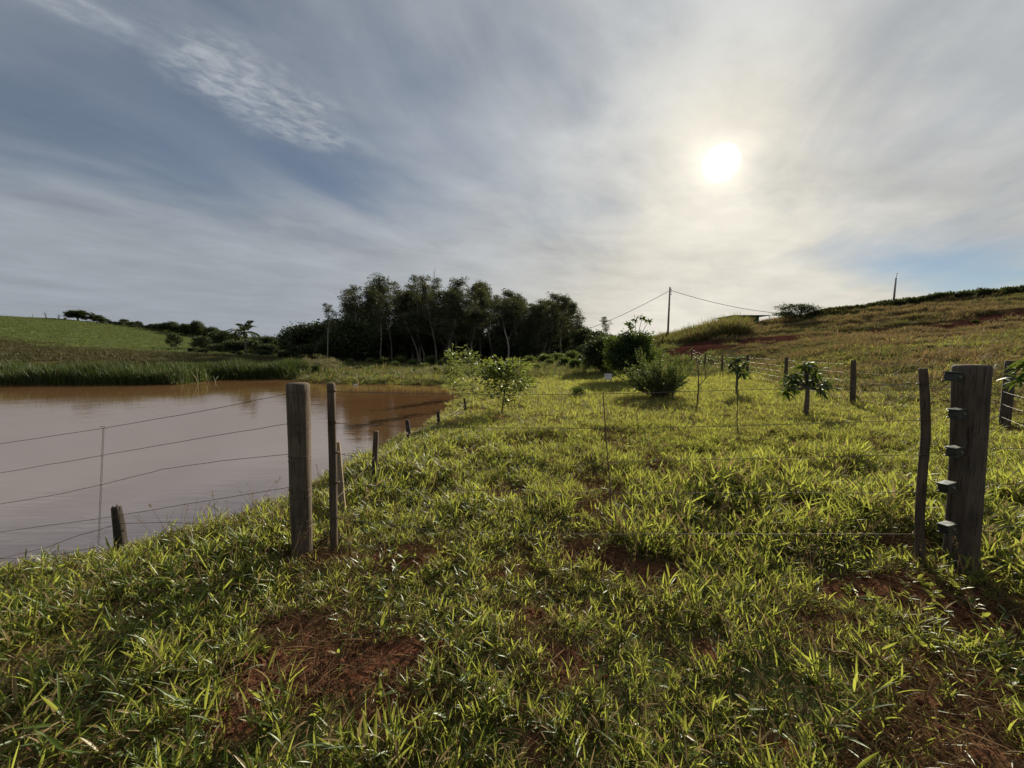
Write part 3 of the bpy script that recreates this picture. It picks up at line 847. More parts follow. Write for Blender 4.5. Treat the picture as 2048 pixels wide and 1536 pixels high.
# tussocks of the hill pasture on the right
x, y = wedge(42000, 4, 72, 1.55, 3)
zh, zf, zm = zones(x, y); rc = redcut(x, y)
st = fbm(x/4.0, y/1.6, 95, 3)
k = (x > 8) & (RG.random(len(x)) < zh*(.18+.95*sstep(.36, .58, st))*(1-.98*rc))
x, y = x[k], y[k]
green = (sstep(.45, .6, fbm(x/7+3, y/3.5, 97, 3)) > RG.random(len(x))*1.1)
for nm_, cc_, sel, lb_ in (('hill_sward', hillg_c, green, 'olive green patches of sward on the hillside pasture'),):
    s = RG.uniform(.5, 1.2, sel.sum())*(.6+.7*fbm(x[sel]/3, y[sel]/3, 33, 2))
    scatter(nm_, cc_, np.stack([x[sel], y[sel], H(x[sel], y[sel])-.03], -1), rots(sel.sum(), .15), np.stack([s*1.2, s*1.2, s], -1), RG.integers(0, 3, sel.sum()), lb_)
x, y = x[~green], y[~green]
s = RG.uniform(.5, 1.3, len(x))*(.6+.7*fbm(x/3, y/3, 33, 2))
scatter('hill_grass', hill_c, np.stack([x, y, H(x, y)-.03], -1), rots(len(x), .15), np.stack([s*1.2, s*1.2, s], -1), RG.integers(0, 5, len(x)), 'yellowing pasture tussocks covering the hillside behind the fence')
# flat ground between the pond and the wood
x, y = wedge(26000, 24, 75, .75, 4)
zh, zf, zm = zones(x, y)
k = (shore_sd(x, y) > .1) & (zh < .5) & (zf+zm < .4) & (RG.random(len(x)) < .75*(1-redcut(x, y))) & (x > -42)
x, y = x[k], y[k]
s = RG.uniform(.6, 1.4, len(x))*(.6+.9*fbm(x/3, y/3, 35, 2))
M_bankgrass = leaf_mat('bank_grass', (.045, .062, .018), (.08, .09, .028), (.17, .19, .045), .4, .04, .6, dry=(.20, .15, .07), dryf=.12)
bank_c = coll('tufts_bank', [tuft_simple('grass_g%d' % i, 800+i, [40, 50, 36][i], [.42, .52, .36][i], [.2, .22, .18][i], .034, [M_bankgrass, M_dry], .12, (.5, 1.45)) for i in range(3)])
scatter('bank_grass', bank_c, np.stack([x, y, H(x, y)-.03], -1), rots(len(x), .15), np.stack([s*1.2, s*1.2, s], -1), RG.integers(0, 3, len(x)), 'rough green grass on the far bank in front of the wood')
# far field and marsh on the left
x, y = wedge(60000, 32, 210, 1.5, 4)
zh, zf, zm = zones(x, y); rr = RG.random(len(x))
k = (zf > .3) & (rr < .8) & (x < -10)
xf, yf = x[k], y[k]; s = RG.uniform(.45, .85, len(xf))
scatter('field_grass', far_c, np.stack([xf, yf, H(xf, yf)-.05], -1), rots(len(xf), .1), np.stack([s*1.5, s*1.5, s*.7], -1), RG.integers(0, 3, len(xf)), 'even bright green crop grass covering the field on the far hill')
x, y = wedge(30000, 30, 130, 1.5, 4)
zh, zf, zm = zones(x, y)
k = (zm > .25) & (x < -10) & (RG.random(len(x)) < .9) & (shore_sd(x, y) > .5)
xf, yf = x[k], y[k]; s = RG.uniform(.4, 1.0, len(xf))*(.5+.8*fbm(xf/6, yf/6, 39, 3))
scatter('marsh_grass', marsh_c, np.stack([xf, yf, H(xf, yf)-.05], -1), rots(len(xf), .12), np.stack([s*1.3, s*1.3, s], -1), RG.integers(0, 3, len(xf)), 'brownish marsh grass between the reeds and the green field')
# tall cane grass on the knoll in front of the green house, and a ragged strip left of the pole
tx, ty = [], []
for (u0, u1, Y0, Y1, n) in [(1365, 1488, 49, 57, 500), (1310, 1370, 50, 60, 110), (1180, 1330, 50, 62, 200)]:
    yy = RG.uniform(Y0, Y1, n); uu = RG.uniform(u0, u1, n)
    tx.append((uu-CX0)/FPX*yy); ty.append(yy)
x, y = np.concatenate(tx), np.concatenate(ty)
uu = CX0+FPX*x/y
s = RG.uniform(.7, 1.1, len(x))*np.interp(uu, [1180, 1300, 1365, 1430, 1455, 1478, 1490], [.7, .6, .8, 1.35, 1.5, 1.2, .6])
scatter('tall_grass', tall_c, np.stack([x, y, H(x, y)-.05], -1), rots(len(x), .12), np.stack([s, s, s], -1), RG.integers(0, 4, len(x)), 'tall cane grass crowding the knoll in front of the green house')

# ------------------------------------------------------------------ reeds
def reeds(name, pts, hgt, seed, label, width=.035):
    r = np.random.default_rng(seed); n = len(pts); mb = MB()
    B = np.stack([pts[:, 0], pts[:, 1], np.maximum(H(pts[:, 0], pts[:, 1]), ZW-.25)], -1)
    hh = hgt*(.5+.8*fbm(pts[:, 0]*.5, pts[:, 1]*.5, seed, 3))*r.uniform(.6, 1.2, n)
    blades(mb, B, r.uniform(0, 2*PI, n), r.uniform(1.15, 1.6, n), hh, width*r.uniform(.6, 1.3, n), r.uniform(.0, .55, n), r.uniform(-1.5, 1.5, n), 4, False, 0)
    o = obj(name, mb.mesh(name, [M_reed])); tag(o, label, None, None, 'stuff')
def along(pl, n, w, r):
    pl = np.array(pl, float); seg = np.hypot(*np.diff(pl, axis=0).T); cum = np.concatenate([[0], np.cumsum(seg)])
    s = r.uniform(0, cum[-1], n)
    return np.stack([np.interp(s, cum, pl[:, 0])+r.normal(0, w*.15, n), np.interp(s, cum, pl[:, 1])+r.uniform(-.1, w, n)], -1)
r_ = np.random.default_rng(3)
reeds('reeds', along([(-46, 23.4), (-33, 24.2), (-27, 24.0), (-21.4, 24.4)], 15000, 2.6, r_), 1.18, 31, 'green reeds standing along the near edge of the far shore')
reeds('reed_bed', along([(-27, 28.2), (-22.5, 28.8), (-20, 30.2), (-17.6, 29.8)], 9000, 2.6, r_), 1.25, 32, 'darker reed bed set back in the cove below the palm')

# ------------------------------------------------------------------ trees
def leaf_cards(mb, c, axis, L, W, r, fold=.18, mat=0):
    """pointed leaves as folded rhombs"""
    n = len(c); a = nrm(axis)
    q = nrm(np.cross(a, nrm(r.normal(size=(n, 3)))+1e-6)); s = np.cross(a, q)
    L = (L*r.uniform(.7, 1.25, n))[:, None]; W = (W*r.uniform(.7, 1.25, n))[:, None]
    m0 = c+a*L*.45
    V = np.stack([c, m0+s*W*.5+q*W*fold, c+a*L, m0-s*W*.5+q*W*fold], 1)
    F = np.arange(n*4).reshape(n, 4)
    mb.add(V.reshape(-1, 3), F, mat)

def curve(p0, d0, ln, up, n, r, wob=.12):
    """a limb: starts along d0 and bends by up"""
    pts = [np.array(p0, float)]; d_ = nrm(np.array(d0, float))
    for i in range(n):
        d_ = nrm(d_+np.array([r.normal(0, wob), r.normal(0, wob), up/n+r.normal(0, wob*.6)]))
        pts.append(pts[-1]+d_*ln/n)
    return np.array(pts)

def make_tree(name, seed, h, tr, f0, nl, ll, el, up, n2, l2, nleaf, sig, L, W, leafm, barkm, droop=0.0, shape='round', lean=.0, crown_top=True, leafed=1.0, n3=0, sides=6, outward=.5):
    """trunk with limbs and twigs; leaves spread in clumps about the twig ends"""
    r = np.random.default_rng(seed); tb = MB(); cb = MB()
    tp = curve((0, 0, -.15*min(h, 2)*.3), (lean, lean*.5, 1), h, .15, 9, r, .055)
    tp[:, 2] *= h/max(tp[-1, 2], 1e-3)
    trad = tr*np.linspace(1, .28, 10)**.9; trad[0] *= 1.25
    tube(tb, tp, trad, max(sides, 6))
    tips = [tp[-1]] if crown_top else []
    dirs = [np.array([0, 0, 1.0])]*len(tips)
    for i in range(nl):
        f = f0+(1-f0)*(i+r.uniform(.2, .9))/nl*.98
        a = i*2.4+r.uniform(-.5, .5)
        k = f*9; j = min(int(k), 8); p = tp[j]*(1-(k-j))+tp[j+1]*(k-j)
        g = (f-f0)/(1-f0+1e-6)
        sh = {'round': .55+.75*math.sin(PI*min(1, .15+.85*g)), 'umbrella': .35+.9*g, 'cone': 1.1-.8*g, 'flat': .8+.4*g, 'vase': .8+.3*g}[shape]
        ln = ll*sh*r.uniform(.7, 1.2)
        e = el*r.uniform(.7, 1.25)+(.35*g if shape in ('round', 'umbrella', 'vase') else 0)
        d0 = (math.cos(a)*math.cos(e), math.sin(a)*math.cos(e), math.sin(e))
        lp = curve(p, d0, ln, up, 5, r, .14)
        lr = max(tr*.34*(1-.45*f), .004)*np.linspace(1, .25, 6)
        tube(tb, lp, lr, 5 if sides > 4 else 4)
        tips.append(lp[-1]); dirs.append(lp[-1]-lp[-2])
        for jn in range(n2):
            kk = r.uniform(1.6, 5); q = int(min(kk, 4)); pp = lp[q]*(1-(kk-q))+lp[q+1]*(kk-q)
            dd = nrm(lp[q+1]-lp[q])+r.normal(0, .75, 3)
            sp = curve(pp, dd, l2*r.uniform(.6, 1.25), up*.7, 3, r, .2)
            tube(tb, sp, lr[-1]*np.linspace(1, .4, 4)*1.0, 3, False)
            tips.append(sp[-1]); dirs.append(sp[-1]-sp[-2])
            for _ in range(n3):
                s3 = curve(sp[r.integers(1, 4)], dd+r.normal(0, .8, 3), l2*.5, up*.5, 2, r, .2)
                tube(tb, s3, lr[-1]*.5, 3, False)
                tips.append(s3[-1]); dirs.append(s3[-1]-s3[-2])
    T = np.array(tips); D = nrm(np.array(dirs))
    keep = r.random(len(T)) < leafed
    T, D = T[keep], D[keep]
    parts = [('trunk', tb.mesh(name+'_trunk', [barkm]))]
    if len(T) and nleaf:
        cnt = np.maximum(1, (nleaf*r.uniform(.55, 1.4, len(T))).astype(int))
        I = np.repeat(np.arange(len(T)), cnt)
        off = r.normal(0, 1, (len(I), 3)); off *= sig; off[:, 2] *= .7
        c = T[I]+off
        ax = D[I]*outward+nrm(off)*.8+r.normal(0, .55, (len(I), 3)); ax[:, 2] -= droop
        leaf_cards(cb, c, ax, L, W, r)
        parts.append(('crown', cb.mesh(name+'_crown', [leafm], False)))
    return parts

def tall(parts):
    """height of a built plant, from its own mesh"""
    zs = []
    for _, me in parts:
        a = np.empty(len(me.vertices)*3, np.float32); me.vertices.foreach_get('co', a); zs.append(a[2::3])
    return float(np.percentile(np.concatenate(zs), 99.7))
def zat(u, v, Y):
    return at(u, v, Y)[2]
def ground_at(u, Y):
    x = (u-CX0)/FPX*Y
    for _ in range(3):
        z = h1(x, Y); f = Y*CP-(z-EYE)*SP; x = (u-CX0)/FPX*f
    return np.array([x, Y, h1(x, Y)])

RT = np.random.default_rng(77)
# eucalyptus prototypes: tall, clean stems, clumped feathery heads (unit height 18 m)
EUC = [make_tree('eucalyptus%d' % i, 900+i, 18, [.22, .19, .24, .17, .2, .21][i], [.34, .42, .28, .58, .38, .32][i], [18, 15, 20, 10, 17, 19][i], [3.0, 2.5, 3.2, 2.2, 2.8, 3.0][i], .75, .8, 5, 1.2,
                 [40, 38, 40, 34, 42, 40][i], [.33, .30, .35, .30, .32, .33][i], .42, .15, M_euc, M_eucbark, .35, 'round', lean=[.0, .04, -.03, .05, -.05, .02][i], sides=6) for i in range(6)]
BRO = [make_tree('broadleaf%d' % i, 930+i, 7, .2, .12, [20, 18, 22, 16][i], [3.0, 3.4, 2.7, 3.2][i], .45, .5, 5, 1.1, [46, 44, 48, 44][i], .6, .55, .30, M_dark, M_bark, .1, ['round', 'round', 'cone', 'round'][i], sides=6) for i in range(4)]

HB = [tall(b) for b in BRO]
SKY_U = [540, 560, 600, 640, 690, 700, 715, 745, 765, 790, 812, 832, 850, 872, 900, 935, 970, 1000, 1030, 1060, 1085, 1110, 1140, 1160, 1180]
SKY_V = [690, 684, 655, 646, 640, 612, 572, 556, 548, 590, 575, 556, 552, 548, 572, 556, 562, 576, 588, 606, 590, 590, 602, 640, 660]
# outline trees of the grove: their heads make the skyline
n_e = 0
def euc(u, Y, vtop, k, wide=1.0, label=None, group='eucalyptus grove across the pond', rz=None):
    g = ground_at(u, Y)
    h = zat(u, vtop, Y)-g[2]
    s = h/tall(EUC[k])
    sx = wide*(.55+.45*s)
    place('eucalyptus_tree', EUC[k], g-np.array([0, 0, .1]), label or 'tall slender eucalyptus in the %s of the dark grove across the pond' % ('left flank' if u < 800 else 'middle' if u < 1020 else 'right flank'), 'tree', RT.uniform(0, 2*PI) if rz is None else rz, (sx, sx, s), group)
outline = [(715, 66, 572, 1, .85), (735, 70, 585, 4, .9), (760, 64, 546, 0, .85), (785, 70, 575, 3, .85), (813, 72, 562, 3, .8), (840, 68, 548, 1, .75), (858, 78, 556, 3, .8), (874, 66, 552, 5, .8), (892, 74, 572, 2, .95),
           (915, 70, 575, 4, .9), (937, 66, 553, 2, .9), (962, 73, 566, 0, .9), (985, 68, 566, 5, .85), (1005, 75, 578, 4, .85), (1028, 70, 588, 1, .85), (1050, 76, 604, 3, .9), (1072, 68, 596, 5, .8), (1098, 66, 587, 2, .9), (1122, 64, 590, 0, .8), (1142, 66, 604, 4, .8), (1160, 66, 628, 1, .7), (702, 68, 600, 0, .85), (800, 76, 592, 4, .9), (822, 78, 578, 0, .9), (845, 74, 572, 5, .95), (1042, 66, 600, 2, .9), (1060, 72, 606, 0, .9), (1085, 74, 598, 4, .9), (900, 64, 580, 0, .9), (950, 78, 562, 2, 1.0), (1130, 72, 600, 1, .9)]
for (u, Y, v, k, wd) in outline:
    euc(u, Y, v, k, wd)
for i in range(74):                               # the body of the grove
    u = RT.uniform(690, 1165); Y = RT.uniform(62, 92)
    sky_v = np.interp(u, SKY_U, SKY_V)
    euc(u, Y, sky_v+RT.uniform(6, 75), int(RT.integers(0, 6)), RT.uniform(1.1, 1.5))
euc(655, 52, 603, 3, .55, 'lone thin eucalyptus with a tiny head rising clear at the left edge of the grove', 'single trees about the pond', 1.0)
# pale bare tops that stand out of the grove
dead_top = make_tree('bare_top', 951, 18, .12, .62, 9, 1.8, 1.0, .5, 3, .8, 0, .1, .1, .1, M_dark, M_eucbark, shape='cone', sides=5)
g = ground_at(868, 80); place('bare_tree', dead_top, g, 'bare leafless treetop poking above the middle of the grove', 'tree', .4, (1, 1, (zat(872, 538, 80)-g[2])/18.2))
# dark broadleaf trees that close the grove below and run on to its left
def bro(u, Y, vtop, k, wide, label, group, rz=None):
    g = ground_at(u, Y); h = zat(u, vtop, Y)-g[2]; s = max(h, .8)/HB[k]
    place('broadleaf_tree', BRO[k], g-np.array([0, 0, .1]), label, 'tree', RT.uniform(0, 2*PI) if rz is None else rz, (s*wide, s*wide, s), group)
for i in range(44):
    u = 690+i*11.2+RT.uniform(-8, 8); Y = RT.uniform(66, 100)
    bro(u, Y, RT.uniform(632, 692), int(RT.integers(0, 4)), RT.uniform(.9, 1.25), 'dark bushy understorey tree at the %s foot of the eucalyptus grove' % ('left' if u < 930 else 'right'), 'understorey trees of the grove')
for (u, Y, v, k, wd) in [(560, 95, 682, 0, 1.2), (585, 85, 668, 1, 1.1), (605, 76, 654, 3, 1.0), (628, 72, 648, 0, 1.1), (648, 80, 655, 2, 1.1), (668, 70, 648, 1, 1.0), (690, 72, 640, 3, 1.0), (620, 62, 690, 2, 1.3), (590, 68, 695, 1, 1.3), (655, 60, 686, 0, 1.2), (680, 62, 672, 3, 1.2), (705, 60, 640, 0, .95), (722, 62, 650, 2, 1.0), (545, 90, 694, 3, 1.4), (570, 66, 704, 0, 1.4), (640, 90, 664, 1, 1.2)]:
    bro(u, Y, v-3, k, wd*1.25, 'dark broadleaf tree in the thick clump between the palm and the eucalyptus grove', 'broadleaf clump left of the grove')
for (u, Y, v, k, wd) in [(1170, 62, 655, 0, 1.0), (1195, 58, 660, 1, 1.0), (1215, 52, 668, 3, .9), (1180, 50, 690, 2, 1.2), (1150, 56, 690, 1, 1.2), (1240, 60, 668, 0, .9)]:
    bro(u, Y, v, k, wd, 'dark broadleaf tree between the grove and the mango tree', 'broadleaf trees right of the grove')
euc(1222, 62, 632, 3, .6, 'small thin eucalyptus showing over the mango tree beside the power line', 'single trees about the pond', 2.0)

# left skyline
round_tree = make_tree('round_tree', 960, 6.2, .4, .36, 20, 3.6, .5, .5, 6, 1.3, 44, .6, .75, .42, M_dark, M_bark, .05, 'round')
g = ground_at(156, 172); place('broadleaf_tree', round_tree, g, 'broad round-headed tree alone on the crest of the green field', 'tree', .3, (.98, .95, (zat(156, 620, 172)-g[2])/tall(round_tree)))
g = ground_at(195, 176); place('broadleaf_tree', round_tree, g, 'smaller round tree beside the broad one on the field crest', 'tree', 2.3, (.6, .6, (zat(192, 629, 176)-g[2])/tall(round_tree)))
bare_t = make_tree('dead_tree', 961, 5, .30, .35, 9, 2.0, .7, .5, 4, .9, 0, .1, .1, .1, M_dark, M_bark, shape='umbrella', n3=1)
g = ground_at(93, 168); place('dead_tree', bare_t, g, 'leafless dead tree standing up on the field skyline', 'tree', .2, (.8, .8, (zat(96, 621, 168)-g[2])/tall(bare_t)))
g = ground_at(118, 172); place('dead_tree', bare_t, g, 'thin leafless tree over low scrub left of the round tree', 'tree', 1.9, (.9, .9, (zat(122, 626, 172)-g[2])/tall(bare_t)))
g = ground_at(66, 166)
mb = MB(); tube(mb, [(0, 0, -.3), (0, 0, 1.6)], [.09, .07], 6)
tag(obj('fence_post', mb.mesh('far_post', [M_bark]), None, g), 'tiny lone post on the skyline left of the dead tree', 'post')
BUSH = [make_tree('bush%d' % i, 970+i, [1.6, 1.8, 1.5][i], .06, .06, 16, [.95, 1.05, .9][i], .6, .4, 5, .4, 30, .22, .26, .13, M_feather, M_twig, -.1, ['round', 'vase', 'flat'][i], sides=4, outward=1.0) for i in range(3)]
def bush(u, Y, vtop, k, wide, label, group=None, parts=None, h0=1.95, nm='shrub', cat='shrub', rz=None):
    g = ground_at(u, Y); h = zat(u, vtop, Y)-g[2]; s = max(h, .25)/tall(parts or BUSH[k])
    return place(nm, parts or BUSH[k], g-np.array([0, 0, .03]), label, cat, RT.uniform(0, 2*PI) if rz is None else rz, (s*wide, s*wide, s), group)
bush(110, 171, 636, 0, 1.4, 'low scrub bush under the thin leafless tree on the skyline')
bush(131, 173, 635, 1, 1.2, 'low scrub bush just left of the round-headed tree')
HL = 'dark hedgerow tree along the upper edge of the green field'
for i, u in enumerate(np.linspace(203, 445, 27)):
    vtop = np.interp(u, [200, 250, 300, 320, 345, 380, 400, 410, 445], [640, 645, 652, 648, 650, 654, 656, 660, 662])
    bro(u, 174+RT.uniform(-3, 4), vtop+RT.uniform(-8, 0), i % 4, RT.uniform(1.1, 1.6), HL, 'hedgerow along the green field')
bro(393, 172, 641, 0, .9, 'taller dark tree standing out of the hedgerow above the field', None)
bro(352, 96, 665, 3, .95, 'open-crowned tree standing alone at the foot of the green field', None)
bro(400, 92, 671, 1, 1.25, 'spreading tree between the lone tree and the palm', None)
for (u, Y, v, k, wd) in [(436, 100, 668, 2, 1.2), (455, 98, 666, 0, 1.1), (472, 96, 682, 3, 1.2), (517, 98, 676, 1, 1.1), (535, 95, 676, 2, 1.3), (450, 82, 690, 1, 1.5), (470, 78, 684, 0, 1.2), (512, 80, 682, 3, 1.3), (540, 78, 690, 0, 1.4), (430, 86, 690, 3, 1.3), (385, 80, 698, 2, 1.5), (405, 74, 700, 1, 1.5), (480, 70, 706, 2, 1.5), (525, 72, 702, 1, 1.5)]:
    bro(u, Y, v-4, k, wd*1.3, 'dark tree in the thicket around the palm', 'thicket around the palm')
for (u, Y, v) in [(290, 92, 695), (310, 88, 697), (330, 84, 700), (350, 80, 703), (365, 76, 704)]:
    bush(u, Y, v, int(RT.integers(0, 3)), 2.0, 'low dark bush in the diagonal line below the lone tree', 'bush line below the green field')
for (u, Y, v) in [(100, 58, 700), (60, 54, 706), (180, 56, 703), (240, 60, 702), (130, 48, 710), (20, 60, 696)]:
    bush(u, Y, v, int(RT.integers(0, 3)), 1.6, 'small scrubby bush on the brown marsh behind the reeds', 'scrub on the marsh')

# palm
def palm():
    r = np.random.default_rng(5); tb = MB()
    p = curve((0, 0, -.1), (0, 0, 1), 5.2, .1, 8, r, .03)
    tube(tb, p, np.linspace(.2, .15, 9), 8)
    parts = [('trunk', tb.mesh('palm_trunk', [M_bark]))]
    for i in range(15):
        fb = MB(); a = i*2.4; e = 1.25-1.35*(i % 5)/5+r.normal(0, .1)
        fp = curve(p[-1], (math.cos(a)*math.cos(e), math.sin(a)*math.cos(e), math.sin(e)), 3.0, -1.3, 8, r, .03)
        tube(fb, fp, np.linspace(.03, .008, 9), 4)
        n = 60; t = np.linspace(.12, 1, n)*7.99; j = t.astype(int); pos = fp[j]*(1-(t-j))[:, None]+fp[np.minimum(j+1, 8)]*(t-j)[:, None]
        tan = nrm(fp[np.minimum(j+1, 8)]-fp[j]); sd_ = nrm(np.cross(tan, [0, 0, 1.0]))*np.where(np.arange(n) % 2, 1, -1)[:, None]
        leaf_cards(fb, pos, sd_+tan*.6+np.array([0, 0, -.35]), .75, .17, r, .05)
        parts.append(('frond', fb.mesh('palm_frond', [M_dark], False)))
    return parts
g = ground_at(493, 68); place('palm_tree', palm(), g, 'single feathery palm rising behind the reed bed', 'tree', 0, ((zat(493, 655, 68)-g[2])/6.0,)*3)

# pale flat-topped trees and shrubs on the far bank
flat_p = make_tree('pale_tree', 980, 1.9, .09, .35, 11, 1.7, .75, -.5, 6, .5, 22, .16, .13, .06, M_pale, M_eucbark, 0, 'flat', n3=1)
g = ground_at(652, 33); place('flat_topped_tree', flat_p, g, 'pale flat-topped little tree with light branches on the far bank', 'tree', .5, (.95, .95, (zat(652, 709, 33)-g[2])/tall(flat_p)))
g = ground_at(600, 34); place('flat_topped_tree', flat_p, g, 'wider pale flat-topped tree left of its neighbour, half hidden by a bush', 'tree', 2.2, (.95, .95, (zat(600, 716, 34)-g[2])/tall(flat_p)))
bush(606, 32.5, 722, 0, 1.0, 'rounded dark bush under the wider pale flat-topped tree')
bush(632, 31, 728, 1, .9, 'small green bush beside the pale tree stem at the water')
for (u, Y, v, k) in [(680, 40, 731, 0), (700, 44, 729, 1), (718, 38, 735, 2), (760, 50, 724, 0), (790, 46, 727, 1), (825, 52, 723, 2), (850, 44, 730, 0), (880, 48, 726, 1), (740, 36, 738, 2), (830, 36, 741, 0), (870, 34, 738, 1), (1060, 44, 716, 1), (1090, 48, 712, 0), (1120, 46, 710, 2), (1145, 44, 706, 1), (1165, 42, 712, 0), (1030, 46, 722, 2), (1100, 40, 722, 1), (665, 30, 745, 1), (695, 29, 748, 2), (725, 30, 747, 0), (755, 29, 750, 1), (785, 29.5, 748, 2), (815, 29, 751, 0), (845, 28.5, 750, 1), (700, 52, 722, 1), (740, 55, 720, 0), (800, 58, 717, 2), (860, 58, 716, 1), (905, 54, 718, 0), (1045, 36, 728, 0), (1075, 33, 732, 1), (1130, 38, 718, 2), (1150, 34, 722, 0), (1175, 33, 718, 1)]:
    bush(u, Y, v-5, k, 1.25, 'low green shrub on the far bank between pond and wood' if u < 950 else 'low green shrub beside the path in front of the grove', 'shrubs in front of the wood')

# ---------------- plants by the path
mango = make_tree('mango', 990, 3.2, .13, .10, 34, 1.75, .45, .5, 7, .45, 34, .22, .26, .08, M_mango, M_bark, .35, 'round', n3=1)
g = ground_at(1262, 20.5); place('mango_tree', mango, g, 'dense dark round mango tree beside the path behind the feathery bush', 'tree', .7, ((zat(1262, 664, 20.5)-g[2])/tall(mango)*1.22,)*2+((zat(1262, 664, 20.5)-g[2])/tall(mango),))
mango2 = make_tree('mango_b', 991, 3.0, .10, .12, 22, 1.2, .5, .4, 6, .45, 30, .26, .30, .11, M_dark, M_bark, .2, 'round', n3=1)
g = ground_at(1205, 27); place('broadleaf_tree', mango2, g, 'shadowy broadleaf tree left of the dark mango tree', 'tree', 1.2, (1.0, 1.0, (zat(1205, 672, 27)-g[2])/tall(mango2)))
def feathery_bush():
    """many upswept shoots from one stool, leaves all along each"""
    r = np.random.default_rng(21); tb = MB(); cb = MB(); cs, ax = [], []
    for i in range(95):
        a = i*2.4+r.normal(0, .3); e = r.uniform(.35, 1.45); ln = r.uniform(.9, 2.0)*(.75+.35*math.sin(e))
        p = curve((r.normal(0, .16), r.normal(0, .16), 0), (math.cos(a)*math.cos(e), math.sin(a)*math.cos(e), math.sin(e)), ln, .35, 6, r, .09)
        tube(tb, p, np.linspace(.016, .004, 7), 4, False)
        shoots = [p]
        for k_ in range(4):
            j = int(r.integers(2, 6)); shoots.append(curve(p[j], nrm(p[j]-p[j-1])+r.normal(0, .45, 3), ln*.32, .3, 3, r, .1))
            tube(tb, shoots[-1], np.linspace(.006, .003, 4), 3, False)
        for q_ in shoots:
            n = int(46 if len(q_) > 5 else 20); t_ = r.uniform(.22 if len(q_) > 5 else .0, 1, n)*(len(q_)-1.001); j = t_.astype(int); f_ = (t_-j)[:, None]
            cs.append(q_[j]*(1-f_)+q_[j+1]*f_); ax.append(nrm(q_[j+1]-q_[j])*1.1+r.normal(0, .55, (n, 3)))
    leaf_cards(cb, np.concatenate(cs), np.concatenate(ax), .115, .030, r)
    return [('stems', tb.mesh('feathery_stems', [M_twig])), ('foliage', cb.mesh('feathery_leaves', [M_feather], False))]
feather = feathery_bush()

g = ground_at(1320, 13.0); place('shrub', feather, g, 'large feathery green bush with upswept stems beside the path', 'shrub', 1.0, (.92, .92, (zat(1320, 700, 13)-g[2])/tall(feather)))
# tall thin plant with leaf rosettes that shows above the mango
r9 = np.random.default_rng(12)
tb = MB(); cb = MB()
for (u, v) in [(1256, 648), (1270, 640), (1284, 636), (1297, 642), (1264, 655)]:
    e_ = at(u, v, 22)-at(1272, 700, 22)
    pp = np.array([(0, 0, -1.0), e_*.45+np.array([-e_[0]*.15, 0, 0]), e_])
    tube(tb, pp, [.03, .02, .012], 5)
    n = 24; leaf_cards(cb, np.repeat([e_], n, 0)+r9.normal(0, .04, (n, 3)), r9.normal(0, 1, (n, 3))*np.array([1, 1, .6])+np.array([0, 0, -.1]), .26, .10, r9)
gp = at(1272, 700, 22); gz0 = h1(gp[0], gp[1])
tube(tb, [(0, 0, gz0-gp[2]), (.03, 0, (gz0-gp[2])*.5), (0, 0, -.9)], [.05, .045, .03], 6)
place('sapling', [('trunk', tb.mesh('rosette_stem', [M_twig])), ('crown', cb.mesh('rosette_leaves', [M_mango], False))], gp, 'tall sapling whose leaf rosettes stick out above the mango tree', 'sapling')

citrus = make_tree('citrus', 993, 1.3, .022, .22, 26, .75, .85, .35, 5, .24, 9, .08, .12, .055, M_citrus, M_twig, .15, 'round', n3=1, sides=4, leafed=.8)
g = G(1003, 826); place('citrus_bush', citrus, g, 'leafy young citrus tree on several thin stems beside the pond bank', 'tree', .2, (1.25, 1.25, (zat(1000, 716, g[1])-g[2])/tall(citrus)))
wisp = make_tree('wisp', 994, 1.9, .016, .25, 20, .6, 1.05, .35, 4, .24, 8, .07, .13, .055, M_citrus, M_twig, .2, 'vase', sides=4, leafed=.8)
g = G(905, 812); place('sapling', wisp, g, 'thin straggling sapling with yellow-green leaves at the corner of the pond', 'sapling', .9, (.95, .95, (zat(900, 690, g[1])-g[2])/tall(wisp)))
g = ground_at(945, 17.5); place('sapling', wisp, g, 'second straggling sapling just behind the citrus at the pond corner', 'sapling', 2.9, (1.2, 1.2, (zat(945, 692, 17.5)-g[2])/tall(wisp)))
bush(1155, 13.5, 770, 0, 1.5, 'low round bush on the path side in front of the grove', None, make_tree('lowbush', 995, .5, .02, .05, 16, .38, .6, .3, 5, .18, 14, .07, .09, .04, M_mango, M_twig, .1, 'round', sides=4), .75)
bush(1060, 20, 752, 2, 1.3, 'leafy bush behind the citrus tree on the path edge')
# weeds and creepers tumbling down the pond bank
bush(715, 6.9, 925, 1, 1.6, 'tangle of weedy shrub on the bank by the nearest short post', None, make_tree('bankbush', 996, .35, .012, .03, 18, .36, .5, .1, 5, .16, 9, .06, .05, .025, M_feather, M_twig, .1, 'round', sides=3), .55)

# bare sapling and dead stick
g = G(1394, 812)
tb = MB()
def stick_px(pl, r0, r1):
    p = np.array([at(u, v, g[1]+dy)-g for (u, v, dy) in pl])
    tube(tb, p, np.linspace(r0, r1, len(p)), 6)
stick_px([(1394, 818, 0), (1397, 772, 0), (1397, 745, .02), (1393, 720, .03), (1391, 704, .04)], .021, .007)
stick_px([(1397, 772, 0), (1405, 764, -.05), (1411, 757, -.1), (1422, 747, -.15), (1434, 742, -.2)], .015, .006)
stick_px([(1410, 758, -.1), (1411, 748, -.08), (1412, 741, -.06), (1426, 729, 0), (1442, 718, .05)], .012, .005)
stick_px([(1397, 744, .02), (1386, 739, .1), (1374, 733, .2)], .010, .005)
stick_px([(1426, 729, 0), (1430, 720, .05), (1432, 712, .1)], .007, .004)
stick_px([(1395, 730, .02), (1401, 722, -.05), (1404, 712, -.1)], .007, .004)
